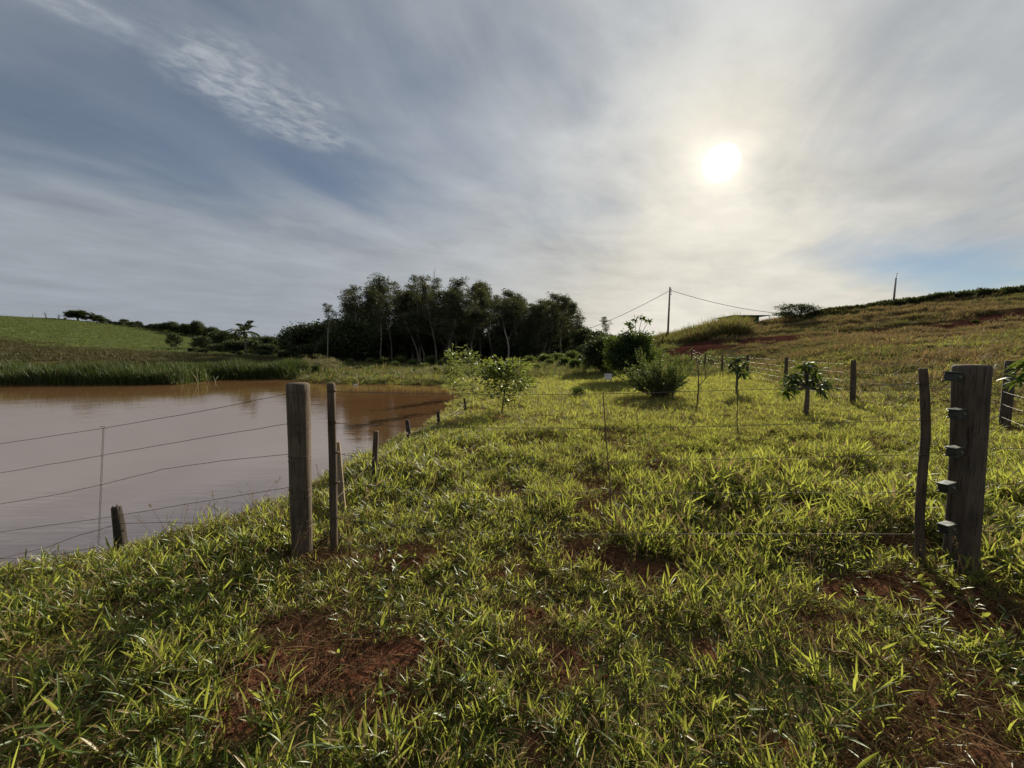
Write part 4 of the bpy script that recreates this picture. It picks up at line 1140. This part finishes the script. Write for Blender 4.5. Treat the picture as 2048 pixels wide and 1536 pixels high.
bare_s = thing('bare_sapling', 'leafless young sapling with forked upturned branches right of the feathery bush', 'sapling', g)
obj('trunk', tb.mesh('bare_sapling_stem', [M_twig]), bare_s)
dst = make_tree('dead_stick', 998, 1.0, .011, .55, 3, .3, .7, .5, 1, .2, 0, .1, .1, .1, M_dark, M_twig, shape='round', sides=5, lean=.06)
g = G(1476, 866); place('dead_sapling', dst, g, 'thin crooked dead sapling in the grass in front of the small mango', 'sapling', 2.0, (1, 1, (zat(1478, 765, g[1])-g[2])/1.05))

# young mango trees: each long leaf is its own piece
def leaf_mesh(L=.2, W=.045):
    mb = MB(); n = 6; t = np.linspace(0, 1, n+1); wv = np.interp(t, [0, .2, .5, .8, 1], [.1, .75, 1, .6, .02])*W/2
    sag = -.28*L*t**2
    V = np.stack([np.stack([t*L, -wv, sag+wv*.3], -1), np.stack([t*L, 0*t, sag], -1), np.stack([t*L, wv, sag+wv*.3], -1)], 1)
    ii = np.arange((n+1)*3).reshape(n+1, 3)
    F = np.concatenate([np.stack([ii[:-1, c], ii[:-1, c+1], ii[1:, c+1], ii[1:, c]], -1) for c in (0, 1)])
    mb.add(V.reshape(-1, 3), F)
    return mb.mesh('mango_leaf', [M_mango])
LEAF = leaf_mesh()
def young_mango(g, h, label, seed, trunk_r, heads, per, size=1.0, tall=None, group=None):
    """a stem that forks to whorls of long drooping leaves"""
    r = np.random.default_rng(seed); tb = MB()
    t = thing('mango_sapling', label, 'sapling', g, group=group)
    top = np.array([r.normal(0, .03), 0, h*.55])
    tube(tb, [(0, 0, -.08), top*.5+np.array([.015, 0, 0]), top], [trunk_r*1.15, trunk_r, trunk_r*.75], 8)
    for (hx, hy, hz) in heads:
        e_ = np.array([hx, hy, hz]); m_ = top*.5+e_*.5+np.array([0, 0, -.06])
        tube(tb, [top*.9, m_, e_], [trunk_r*.5, trunk_r*.4, .008], 6)
        for i in range(per):
            a = i*2.4+r.uniform(-.3, .3); back = r.uniform(0, .28)
            p = e_*(1-back)+m_*back
            o = obj('leaf', LEAF, t, p, (r.normal(0, .5), r.uniform(-.6, 1.0), a+r.normal(0, .4)))
            s = size*r.uniform(.65, 1.2); o.scale = (s, s, s)
    obj('trunk', tb.mesh('mango_stem', [M_bark]), t)
    return t
g = G(1611, 832); hh = zat(1611, 716, g[1])-g[2]
ym = young_mango(g, hh, 'small mango tree with drooping leaf whorls on a thick dark stub', 1, .05, [(0, 0, hh-.1), (-.25, .1, hh*.74), (-.48, -.05, hh*.50), (.44, .0, hh*.54), (.58, .1, hh*.60), (.14, -.1, hh*.82), (-.14, -.05, hh*.88), (.3, -.1, hh*.44), (-.36, .05, hh*.62), (.28, .12, hh*.72), (.0, -.15, hh*.62), (-.5, .1, hh*.42), (.08, .2, hh*.9), (-.3, .25, hh*.68), (.36, .25, hh*.64), (-.12, .3, hh*.5), (.12, .3, hh*.74)], 16, 1.3)
g = G(1472, 790); hh = zat(1470, 706, g[1])-g[2]
young_mango(g, hh, 'slim mango sapling with hanging leaves left of the thick-stemmed one', 2, .04, [(0, 0, hh-.12), (-.2, .1, hh*.75), (.22, -.05, hh*.78), (.05, .1, hh*.9), (-.15, -.1, hh*.62), (.18, .1, hh*.6), (0, -.1, hh*.7), (-.25, 0, hh*.82), (.12, -.12, hh*.52)], 16, 1.4)
g = ground_at(2096, 5.2); hh = zat(2096, 712, 5.2)-g[2]
young_mango(g, hh, 'mango sapling whose leaves reach in from the right edge of the picture', 3, .04, [(0, 0, hh-.1), (-.48, .0, hh*.93), (-.40, .1, hh*.80), (-.55, -.1, hh*.99), (.3, 0, hh*.85), (-.2, -.2, hh*.95), (.1, .2, hh*.75), (-.36, -.1, hh*.86)], 14, 1.1)

# hill: shrub tree, crest hedge
acacia = make_tree('hill_tree', 999, 2.4, .12, .10, 16, 2.2, .75, .1, 6, .6, 24, .22, .22, .10, M_dark, M_bark, -.1, 'vase', n3=1)
g = ground_at(1600, 56); place('broadleaf_tree', acacia, g-np.array([0, 0, .6]), 'spreading bushy tree on the hill crest right of the green house', 'tree', .3, (1.75, 1.5, (zat(1600, 606, 56)-g[2]+.6)/tall(acacia)))
def hedge():
    r = np.random.default_rng(8); mb = MB()
    cs, ax = [], []
    us = np.concatenate([np.linspace(1628, 2080, 95), np.linspace(2080, 2300, 40)])
    for u in us:
        Y = np.interp(u, [1640, 1800, 2048, 2300], [55.5, 53.5, 50.5, 50])+r.uniform(-.8, .8)
        p = ground_at(u, Y)
        hgt = np.interp(u, [1628, 1700, 1800, 1900, 2048, 2300], [.35, .6, .65, .95, 1.05, 1.1])*r.uniform(.6, 1.15)
        n = 260
        o_ = r.normal(0, 1, (n, 3)); o_ = nrm(o_)*r.uniform(.3, 1, (n, 1))**.5
        c = p+np.array([0, 0, hgt*.42])+o_*np.array([.95, .7, hgt*.6])
        cs.append(c); ax.append(o_+r.normal(0, .5, (n, 3)))
    leaf_cards(mb, np.concatenate(cs), np.concatenate(ax), .32, .15, r)
    return mb.mesh('hedge', [M_hedge], False)
tag(obj('hedge', hedge()), 'long dark hedge of scrub along the crest of the right-hand hill', 'hedge')
for (u, v, Y) in [(1830, 716, 22), (1860, 712, 23), (1900, 710, 22), (2020, 655, 33), (1950, 652, 37), (1760, 720, 21)]:
    bush(u, Y, v-7, int(RT.integers(0, 3)), 2.2, 'dark green weedy clump on the lower hill pasture', 'weedy clumps on the hill')

# ------------------------------------------------------------------ posts, gate and fences
def log_mesh(name, path, rads, mtl, sides=20, seed=0, rough=.04, square=0.0, notch=None, ragged=0.0, flat_top=.012):
    """a timber: rings along a path, lumpy, with a worn top"""
    r = np.random.default_rng(seed); path = np.asarray(path, float); n = 26
    t = np.linspace(0, 1, n); tk = np.linspace(0, 1, len(path))
    c = np.stack([np.interp(t, tk, path[:, k]) for k in range(3)], -1)
    if len(path) > 2:
        for _ in range(3):
            c[1:-1] = (c[:-2]+2*c[1:-1]+c[2:])/4
    R = np.interp(t, tk, rads)
    a = np.arange(sides)*2*PI/sides
    sq = 1/np.maximum(np.abs(np.cos(a))**4+np.abs(np.sin(a))**4, .3)**.25
    prof = 1+square*(sq-1)
    V = np.zeros((n, sides, 3))
    ln = np.linalg.norm(path[-1]-path[0])
    for i in range(n):
        ca = vnoise(np.cos(a)*1.6+seed*7.3, np.sin(a)*1.6+t[i]*ln*3.0, seed)-.5
        cb_ = vnoise(np.cos(a)*4+seed*3.1, np.sin(a)*4+t[i]*ln*1.2, seed+9)-.5
        rr = R[i]*prof*(1+rough*2*ca+rough*1.4*cb_)
        V[i, :, 0] = c[i, 0]+rr*np.cos(a); V[i, :, 1] = c[i, 1]+rr*np.sin(a); V[i, :, 2] = c[i, 2]
    if notch:                                          # an axe cut: (height fraction, angle, depth, half-height)
        nt, na_, nd, nh = notch
        for i in range(n):
            wz = max(0, 1-abs(t[i]-nt)/nh)
            da = np.abs((a-na_+PI) % (2*PI)-PI)
            wv = wz*np.clip(1-da/.55, 0, 1)
            V[i, :, 0] -= np.cos(a)*wv*nd; V[i, :, 1] -= np.sin(a)*wv*nd
    if ragged:
        V[-1, :, 2] += r.uniform(-ragged, ragged, sides); V[-2, :, 2] -= ragged*.5
    mb = MB(); ii = np.arange(n*sides).reshape(n, sides)
    q = np.stack([ii[:-1], np.roll(ii, -1, 1)[:-1], np.roll(ii, -1, 1)[1:], ii[1:]], -1).reshape(-1, 4)
    mb.add(V.reshape(-1, 3), q)
    top_c = V[-1].mean(0); ring = top_c+(V[-1]-top_c)*.86+np.array([0, 0, flat_top])
    mb.add(ring, np.zeros((0, 4), int)); k = mb.n-sides; j = np.arange(sides)
    mb.f.append(np.stack([ii[-1], np.roll(ii[-1], -1), k+np.roll(j, -1), k+j], -1)); mb.m.append(np.zeros(sides, int))
    mb.add([top_c+np.array([0, 0, flat_top-(.01 if ragged else .002)])], np.zeros((0, 3), int))
    mb.f.append(np.stack([k+j, k+np.roll(j, -1), np.full(sides, mb.n-1)], -1)); mb.m.append(np.zeros(sides, int))
    return mb.mesh(name, [mtl])

def wire_mesh(name, pts, rad=.0024, mtl=None, sag=0.0, n=24, seed=0, kink=.0):
    pts = np.asarray(pts, float); r = np.random.default_rng(seed)
    tk = np.concatenate([[0], np.cumsum(np.linalg.norm(np.diff(pts, axis=0), axis=1))]); tk /= tk[-1]
    t = np.unique(np.concatenate([np.linspace(0, 1, n), tk]))
    c = np.stack([np.interp(t, tk, pts[:, k]) for k in range(3)], -1)
    if kink: c[1:-1, 2] += r.normal(0, kink, len(c)-2); c[1:-1, 1] += r.normal(0, kink, len(c)-2)
    c[:, 2] -= sag*4*t*(1-t)
    mb = MB(); tube(mb, c, rad, 5)
    return mb.mesh(name, [mtl or M_wire])

def ring_mesh(name, c, rx, tilt=0.0, rad=.0028, mtl=None, turns=1.0, ry=None, pitch=.0):
    a = np.linspace(0, 2*PI*turns, int(28*turns)+1)
    p = np.stack([c[0]+rx*np.cos(a), c[1]+(ry or rx)*np.sin(a), c[2]+tilt*np.cos(a)+pitch*a/(2*PI)], -1)
    mb = MB(); tube(mb, p, rad, 5)
    return mb.mesh(name, [mtl or M_rust])


# --- left gate post
gp = G(604, 1108); Yp = gp[1]
tp = at(596, 769, Yp)
base = gp-np.array([0, 0, .12])
post_r = 20*Yp/FPX
t = thing('gate_post', 'thick round weathered gate post with wire wraps at the pond side of the gate', 'post', gp)
L_ = lambda p: np.asarray(p)-gp
obj('post', log_mesh('round_post', [L_(base), L_((gp+tp)/2), L_(tp)], [post_r*.98, post_r*1.0, post_r*1.05], M_post, 28, 3, .035, notch=(.70, -PI/2+.25, .022, .07)), t)
def on_post(v):
    f = (v-769)/(1108-769); c = tp*(1-f)+gp*f
    return c
for v, tl, tn in [(784, .006, 2.0), (845, .002, 1.0), (862, -.003, 1.0), (909, -.004, 1.0), (917, .006, 1.0), (975, -.003, 1.0), (990, .008, 1.0), (1037, -.002, 1.0), (1052, .008, 1.0)]:
    obj('wire_wrap', ring_mesh('wire_wrap', L_(on_post(v)), post_r*1.035, tl, .0022, M_rust, tn, pitch=.004), t)

# --- right gate post: hewn heavy timber with black brackets
gr = G(1920, 1140); Yr = gr[1]
tr_ = at(1944, 734, Yr); mid_ = at(1936, 900, Yr)
t = thing('gate_post', 'massive dark hewn gate post with five black brackets up its edge', 'post', gr)
Lr = lambda p: np.asarray(p)-gr
rw = Yr/FPX
obj('post', log_mesh('hewn_post', [Lr(gr-np.array([0, 0, .12])), Lr(at(1925, 1060, Yr)), Lr(mid_), Lr(tr_)], [23*rw, 22.5*rw, 22.5*rw, 24*rw], M_post2, 28, 6, .03, square=.75, flat_top=.015), t)
for (u, v, tilt) in [(1905, 753, .06), (1914, 827, -.05), (1909, 903, -.05), (1893, 974, -.12), (1894, 1056, -.08)]:
    p = at(u, v, Yr-.05)
    b = MB(); R = Matrix.Rotation(tilt, 3, 'Y') @ Matrix.Rotation(.25, 3, 'Z')
    R = np.array(R)
    box(b, Lr(p), (.092, .06, .008), R, .002); b.v[-1] += R @ np.array([0, 0, .026])
    box(b, Lr(p), (.092, .06, .008), R, .002); b.v[-1] += R @ np.array([0, 0, -.026])
    box(b, Lr(p), (.080, .054, .046), R, .004); b.v[-1] += R @ np.array([.004, 0, 0])
    br = obj('bracket', b.mesh('bracket', [M_black], False), t)
    s_ = MB(); box(s_, Lr(p), (.088, .056, .002), R); s_.v[-1] += R @ np.array([0, 0, .0315])
    tube(s_, [Lr(p)+R @ np.array([.012, -.026, 0]), Lr(p)+R @ np.array([.012, -.034, 0])], [.009, .008], 6)
    obj('bolt_plate', s_.mesh('bolt_plate', [M_steel], False), br)

# --- wire gate hung between two sticks
gl = G(668, 1102); Yl = gl[1]
gs = G(1842, 1128); Ys = gs[1]
gate = thing('wire_gate', 'wire gate stretched across the gap between two upright sticks', 'gate', ((gl+gs)/2))
o0 = (gl+gs)/2; Lg = lambda p: np.asarray(p)-o0
rl = Yl/FPX
obj('end_stick', log_mesh('left_stick', [Lg(gl-np.array([0, 0, .02])), Lg(at(666, 930, Yl)), Lg(at(662, 769, Yl))], [7.4*rl, 7.2*rl, 7.6*rl], M_stick, 14, 11, .04, square=.5), gate)['label'] = 'thin squared upright stick beside the round gate post'
rs = Ys/FPX
obj('end_stick', log_mesh('right_stick', [Lg(gs-np.array([0, 0, .03])), Lg(at(1838, 1040, Ys)), Lg(at(1845, 940, Ys)), Lg(at(1852, 870, Ys)), Lg(at(1850, 800, Ys)), Lg(at(1846, 740, Ys))], [7.8*rs, 7.4*rs, 7.4*rs, 7.4*rs, 7.4*rs, 7.2*rs], M_stick, 14, 12, .05), gate)['label'] = 'crooked brown stick beside the massive hewn post'
GW = [[(662, 783), (800, 786), (1024, 790), (1250, 787), (1550, 778), (1846, 767)], [(664, 846), (800, 853), (1000, 856), (1250, 857), (1500, 851), (1850, 840)],
      [(667, 906), (760, 921), (900, 936), (1010, 938), (1210, 925), (1500, 917), (1848, 909)], [(668, 966), (800, 976), (1000, 982), (1250, 986), (1500, 986), (1842, 985)], [(669, 1036), (850, 1058), (1040, 1069), (1300, 1068), (1600, 1068), (1838, 1068)]]
for i, wpts in enumerate(GW):
    P_ = []
    for (u, v) in wpts:
        f = (u-660)/(1846-660); P_.append(Lg(at(u, v, Yl*(1-f)+Ys*f)))
    obj('wire', wire_mesh('gate_wire', P_, .0021, M_wire, 0, 30, 40+i, .0008), gate)
    for (c, rr_, YY) in ((wpts[0], 8.2, Yl), (wpts[-1], 8, Ys)):
        q_ = Lg(at(c[0]+(2 if c is wpts[0] else -2), c[1], YY))
        obj('wire_tie', ring_mesh('wire_tie', q_, rr_*YY/FPX, .006, .002, M_rust, 2.0, pitch=.004), gate)
dm = [(1206, 787), (1211, 860), (1216, 925), (1221, 985), (1222, 1030)]
P_ = [Lg(at(u, v, Yl*.54+Ys*.46-.012)) for (u, v) in dm]
obj('spacer_stick', log_mesh('gate_spacer', [P_[-1], P_[-2], P_[2], P_[1], P_[0]], [.0040, .0043, .0043, .0045, .0040], M_twig, 8, 15, .1), gate)
# split plank leaning behind the stick
gk = G(684, 1012); Yk = gk[1]; Yk = min(Yk, 3.6)
gk = ground_at(684, Yk)
mb = MB(); r_ = np.random.default_rng(4)
pw = Yk/FPX; n = 12
tt = np.linspace(0, 1, n); top_ = at(676, 884, Yk); rows_ = []
for i, s in enumerate(tt):
    c = gk*(1-s)+top_*s - gk + np.array([0, 0, -.04*(1-s)])
    w_ = (8.0-4.5*s**2.2+r_.normal(0, .35))*pw; d_ = .012
    rows_.append([c+np.array([-w_, -d_, 0]), c+np.array([w_, -d_, 0]), c+np.array([w_*.92, d_, 0]), c+np.array([-w_, d_, 0])])
V = np.array(rows_); ii = np.arange(n*4).reshape(n, 4)
mb.add(V.reshape(-1, 3), np.stack([ii[:-1], np.roll(ii, -1, 1)[:-1], np.roll(ii, -1, 1)[1:], ii[1:]], -1).reshape(-1, 4))
mb.f.append(np.array([ii[-1]])); mb.m.append(np.array([0]))
tag(obj('split_plank', mb.mesh('split_plank', [M_plank], False), None, gk), 'pale splintered plank standing just behind the thin stick', 'plank')

# --- wires running left over the pond edge
fl = thing('wire_fence', 'five sagging wires running left from the round gate post over the pond edge', 'fence', gp)
FW = [[(-160, 914), (0, 888), (205, 857), (400, 823), (576, 788)], [(-160, 974), (0, 946), (205, 911), (225, 907), (260, 901), (420, 873), (578, 847)], [(-160, 1030), (0, 1008), (120, 988), (205, 969), (260, 955), (330, 938), (440, 922), (582, 908)],
      [(-160, 1090), (0, 1064), (120, 1048), (225, 1033), (400, 1004), (584, 974)], [(-160, 1150), (0, 1117), (90, 1096), (150, 1073), (238, 1048), (330, 1044), (460, 1052), (588, 1040)], [(-160, 1124), (0, 1118), (100, 1112), (195, 1094)]]
def Yfence(u): return np.interp(u, [-200, 0, 240, 600], [3.25, 3.18, 3.10, Yp])
for i, wpts in enumerate(FW):
    P_ = [at(u, v, Yfence(u))-gp for (u, v) in wpts]
    obj('wire', wire_mesh('fence_wire', P_, .0021, M_rust, 0, 26, 60+i, .001), fl)
# twisted wire dropper that keeps the strands apart
a = np.linspace(0, 1, 150); dl = []
d_top, d_bot = at(207, 854, 3.09)-gp, at(197, 1094, 3.09)-gp
for ph in (0, PI):
    mb = MB(); c = d_top*(1-a)[:, None]+d_bot*a[:, None]
    c = c+np.stack([np.cos(a*2*PI*17+ph), np.sin(a*2*PI*17+ph), 0*a], -1)*.0052
    tube(mb, c, .0021, 4); obj('twisted_dropper', mb.mesh('dropper', [M_wire]), fl)
mb = MB()
for s in (-1, 1):
    tube(mb, [d_top, d_top+np.array([s*.012, 0, .006]), d_top+np.array([s*.024, 0, .002]), d_top+np.array([s*.022, 0, -.018])], .0022, 4)
obj('dropper_hook', mb.mesh('dropper_hook', [M_wire]), fl)
# rotten stump post
gst = G(246, 1106); Yst = gst[1]
tst = at(233, 1017, Yst); rr_ = Yst/FPX
t = thing('stump_post', 'short rotten dark stump of a post at the water edge under the wires', 'post', gst)
sm = log_mesh('stump', [np.array([0, 0, -.1]), (tst-gst)*.5+np.array([.004, 0, 0]), tst-gst], [10.5*rr_, 8.8*rr_, 7.4*rr_], M_burnt, 14, 21, .12, square=.4, ragged=.022)
obj('post', sm, t)
mb = MB(); pn = (tst-gst)*.52+np.array([8*rr_, -.01, 0])
tube(mb, [pn, pn+np.array([.018, -.006, .008]), pn+np.array([.02, -.01, -.006])], [.005, .006, .004], 6)
obj('knot', mb.mesh('knot', [M_burnt]), t)

# --- short posts down the pond bank
bf = thing('wire_fence', 'short leaning posts with slack wire following the pond bank', 'fence', G(748, 985))
ob = np.array(bf.location)
bp_ = [((747, 986), (752, 864), 6.0), ((822, 897), (814, 841), 4.6), ((877, 850), (876, 824), 3.6), ((931, 822), (929, 797), 2.4)]
tops = []; bots = []
for i, ((u, v), (u2, v2), wpx) in enumerate(bp_):
    b_ = G(u, v); t_ = at(u2, v2, b_[1])
    obj('post', log_mesh('bank_post', [b_-ob-np.array([0, 0, .1]), (b_+t_)/2-ob, t_-ob], [wpx*.98*b_[1]/FPX, wpx*.9*b_[1]/FPX, wpx*.8*b_[1]/FPX], M_burnt if i else M_stick, 10, 31+i, .06, square=.6), bf)
    tops.append(b_*.38+t_*.62-ob); bots.append(b_*.62+t_*.38-ob)
obj('wire', wire_mesh('bank_wire', [np.array(at(668, 1000, Yl+.02))-ob]+tops[:1], .002, M_rust, .03, 14), bf)
for arr in (tops, bots):
    for i in range(3):
        obj('wire', wire_mesh('bank_wire', [arr[i], arr[i+1]], .0024, M_wire, .10, 16), bf)

# --- paddock fence along the foot of the hill
pf = thing('wire_fence', 'long five-wire paddock fence on wooden posts below the hill', 'fence', ground_at(1705, 10.8))
op = np.array(pf.location)
PP = [(2150, 5.2), (2008, 7.4), (1705, 10.8), (1570, 16), (1493, 22.5), (1443, 27), (1409, 31.5), (1383, 35.5)]
pts_ = []
for i, (u, Y) in enumerate(PP):
    b_ = ground_at(u, Y); hgt = 1.26+RT.uniform(-.03, .04); rr_ = [.065, .075, .065, .065, .07, .065, .06, .06][i]
    ln_ = np.array([RT.normal(0, .025), RT.normal(0, .02), hgt])
    obj('post', log_mesh('paddock_post', [b_-op-np.array([0, 0, .15]), b_-op+ln_*.5+np.array([.01, 0, 0]), b_-op+ln_], [rr_*1.05, rr_, rr_*.95], M_post2 if i % 2 else M_stick, 12, 51+i, .05), pf)
    pts_.append((b_-op, ln_, rr_))
for i in range(len(pts_)-1):
    (b0, l0, r0), (b1, l1, r1) = pts_[i], pts_[i+1]
    for k_ in range(5):
        f = .16+.19*k_
        obj('wire', wire_mesh('paddock_wire', [b0+l0*f-np.array([r0, 0, 0]), b1+l1*f-np.array([r1, 0, 0])], .0026, M_wire, .012, 12), pf)

# --- wires from the hewn post on to the right
rf = thing('wire_fence', 'taut wires leaving the massive hewn post towards the right edge', 'fence', gr)
for i, (v0, v1) in enumerate([(740, 735), (748, 746), (822, 822), (898, 896), (971, 966), (1053, 1052), (1064, 1062)]):
    P_ = [at(1966, v0, Yr)-gr, at(2048, v1, Yr-.05)-gr, at(2300, v1-(v0-v1)*2, Yr-.2)-gr]
    obj('wire', wire_mesh('side_wire', P_, .002, M_wire if i % 2 else M_rust, .004, 14, 80+i, .0006), rf)

# ------------------------------------------------------------------ pole, power lines, house
def pole(u, vtop, Y, label, kind):
    b_ = ground_at(u, Y); tz = zat(u, vtop, Y)-b_[2]
    t = thing('utility_pole', label, 'pole', b_)
    mb = MB(); tube(mb, [(-.12, 0, -.5), (-.06, 0, tz*.5), (0, 0, tz)], [.15, .13, .10] if kind == 0 else [.12, .11, .09], 10)
    obj('pole', mb.mesh('pole', [M_conc]), t)
    if kind == 0:
        for zz in (tz-.35, tz-.7, tz-1.05):
            mb = MB(); box(mb, (.17, -.03, zz), (.14, .06, .10), None, .015); tube(mb, [(.17, -.03, zz-.09), (.17, -.03, zz+.09)], .05, 8)
            obj('insulator', mb.mesh('insulator', [M_conc]), t)
        mb = MB(); box(mb, (-.06, -.16, tz*.55), (.16, .10, .18), None, .01); obj('meter_clamp', mb.mesh('clamp', [M_rust], False), t)
    else:
        mb = MB(); tube(mb, [(0, 0, tz-.1), (.05, 0, tz+.35), (.12, 0, tz+.6)], [.03, .025, .025], 6); box(mb, (.14, 0, tz+.62), (.16, .08, .07), None, .01)
        obj('bracket_arm', mb.mesh('bracket_arm', [M_rust]), t)
        for zz in (tz*.25, tz*.35):
            mb = MB(); box(mb, (-.12, -.1, zz), (.14, .12, .22), None, .02); obj('junction_box', mb.mesh('junction_box', [M_rust], False), t)
    return b_, tz
b1, z1 = pole(1337, 574, 57, 'slim concrete utility pole standing against the bright sky left of the green house', 0)
b2, z2 = pole(1788, 556, 53.5, 'shorter dark utility pole on the hill crest above the hedge', 1)
mb = MB()
p0 = b1+np.array([.17, -.03, z1-.5])
def line(a_, b_, sag, rad=.035, n=30):
    t_ = np.linspace(0, 1, n); c = a_*(1-t_)[:, None]+b_*t_[:, None]; c[:, 2] -= sag*4*t_*(1-t_)
    mb = MB(); tube(mb, c-a_, rad, 5); return mb.mesh('cable', [M_rust])
eL = at(1170, 660, 66)
tag(obj('power_line', line(p0-np.array([.2, 0, 0]), eL, .35), None, p0-np.array([.2, 0, 0])), 'power cable sloping down left from the slim pole behind the trees', 'cable')
eR = at(1575, 628, 62)
tag(obj('power_line', line(p0, eR, .55), None, p0), 'power cable drooping right from the slim pole towards the hill tree', 'cable')

hb = ground_at(1496, 62); zt = zat(1500, 633, 62)
hs = thing('house', 'low green house with a flat projecting roof behind the tall grass', 'house', hb)
hh = zt-hb[2]
mb = MB(); box(mb, (-.6, 1.8, hh/2-.3), (4.4, 4.0, hh+.6), None, .01); wl = obj('wall', mb.mesh('house_wall', [M_greenwall], False), hs)
mb = MB(); box(mb, (-.2, 1.6, hh+.07), (5.6, 5.4, .12), None, .02); obj('roof', mb.mesh('house_roof', [M_roof], False), hs)
mb = MB(); box(mb, (.4, -.25, hh-1.2), (1.1, .08, 1.0), None, .01); wn = obj('window', mb.mesh('house_window', [M_black], False), hs)
mb = MB(); tube(mb, [(2.75, -.9, -.3), (2.75, -.9, hh)], .06, 8); obj('porch_post', mb.mesh('porch_post', [M_white]), hs)

# white box hive by the mango, and a white bird on the water
gb = ground_at(1216, 19); mb = MB()
t = thing('white_box', 'small white box on a stand under the dark mango tree', 'box', gb)
mb = MB(); box(mb, (0, 0, .40), (.30, .27, .24), None, .015); obj('box_body', mb.mesh('hive_body', [M_white], False), t)
mb = MB(); box(mb, (0, 0, .54), (.35, .32, .04), None, .01); obj('lid', mb.mesh('hive_lid', [M_white], False), t)
for sx in (-.15, .15):
    mb = MB(); tube(mb, [(sx, 0, -.05), (sx*.7, 0, .30)], .02, 6); obj('leg', mb.mesh('hive_leg', [M_stick]), t)
bw = at(711, 770, 23.6); bw[2] = ZW
mb = MB()
tube(mb, [(-.26, 0, .05), (-.18, 0, .06), (0, 0, .06), (.14, 0, .08), (.22, 0, .12)], [.012, .05, .085, .07, .02], 10)
tube(mb, [(.17, 0, .09), (.21, 0, .16), (.22, 0, .2), (.26, 0, .21), (.33, 0, .20)], [.03, .024, .032, .026, .006], 8)
bd = tag(obj('bird', mb.mesh('white_bird', [M_white]), None, bw, (0, 0, 0), (.6, .6, .6)), 'small white water bird floating near the far bank', 'bird')

# a few tall seeding grass stalks at the water's edge
mb = MB(); r_ = np.random.default_rng(9)
for (u, v, u2, v2) in [(435, 1060, 425, 985), (428, 1040, 375, 985), (545, 1010, 560, 955), (505, 1030, 555, 960), (95, 1120, 35, 1050), (345, 1095, 300, 1010), (40, 1130, 62, 1070), (170, 1100, 168, 1066), (395, 1060, 420, 1005), (640, 1000, 634, 930), (655, 985, 664, 940), (350, 1290, 372, 1180), (620, 1230, 600, 1150)]:
    b_ = G(u, v); e_ = at(u2, v2, b_[1]-.02); m_ = (b_+e_)/2+np.array([0, 0, .03])
    tube(mb, [b_, m_, e_], [.0016, .0014, .0009], 4, False)
    n = 14; c = e_+(m_-e_)*r_.uniform(0, .3, n)[:, None]
    leaf_cards(mb, c, r_.normal(0, .5, (n, 3))+nrm(e_-m_), .022, .006, r_)
o = obj('seed_stalks', mb.mesh('seed_stalks', [M_dry], False)); tag(o, 'thin seeding grass stalks leaning out over the pond edge', None, None, 'stuff')
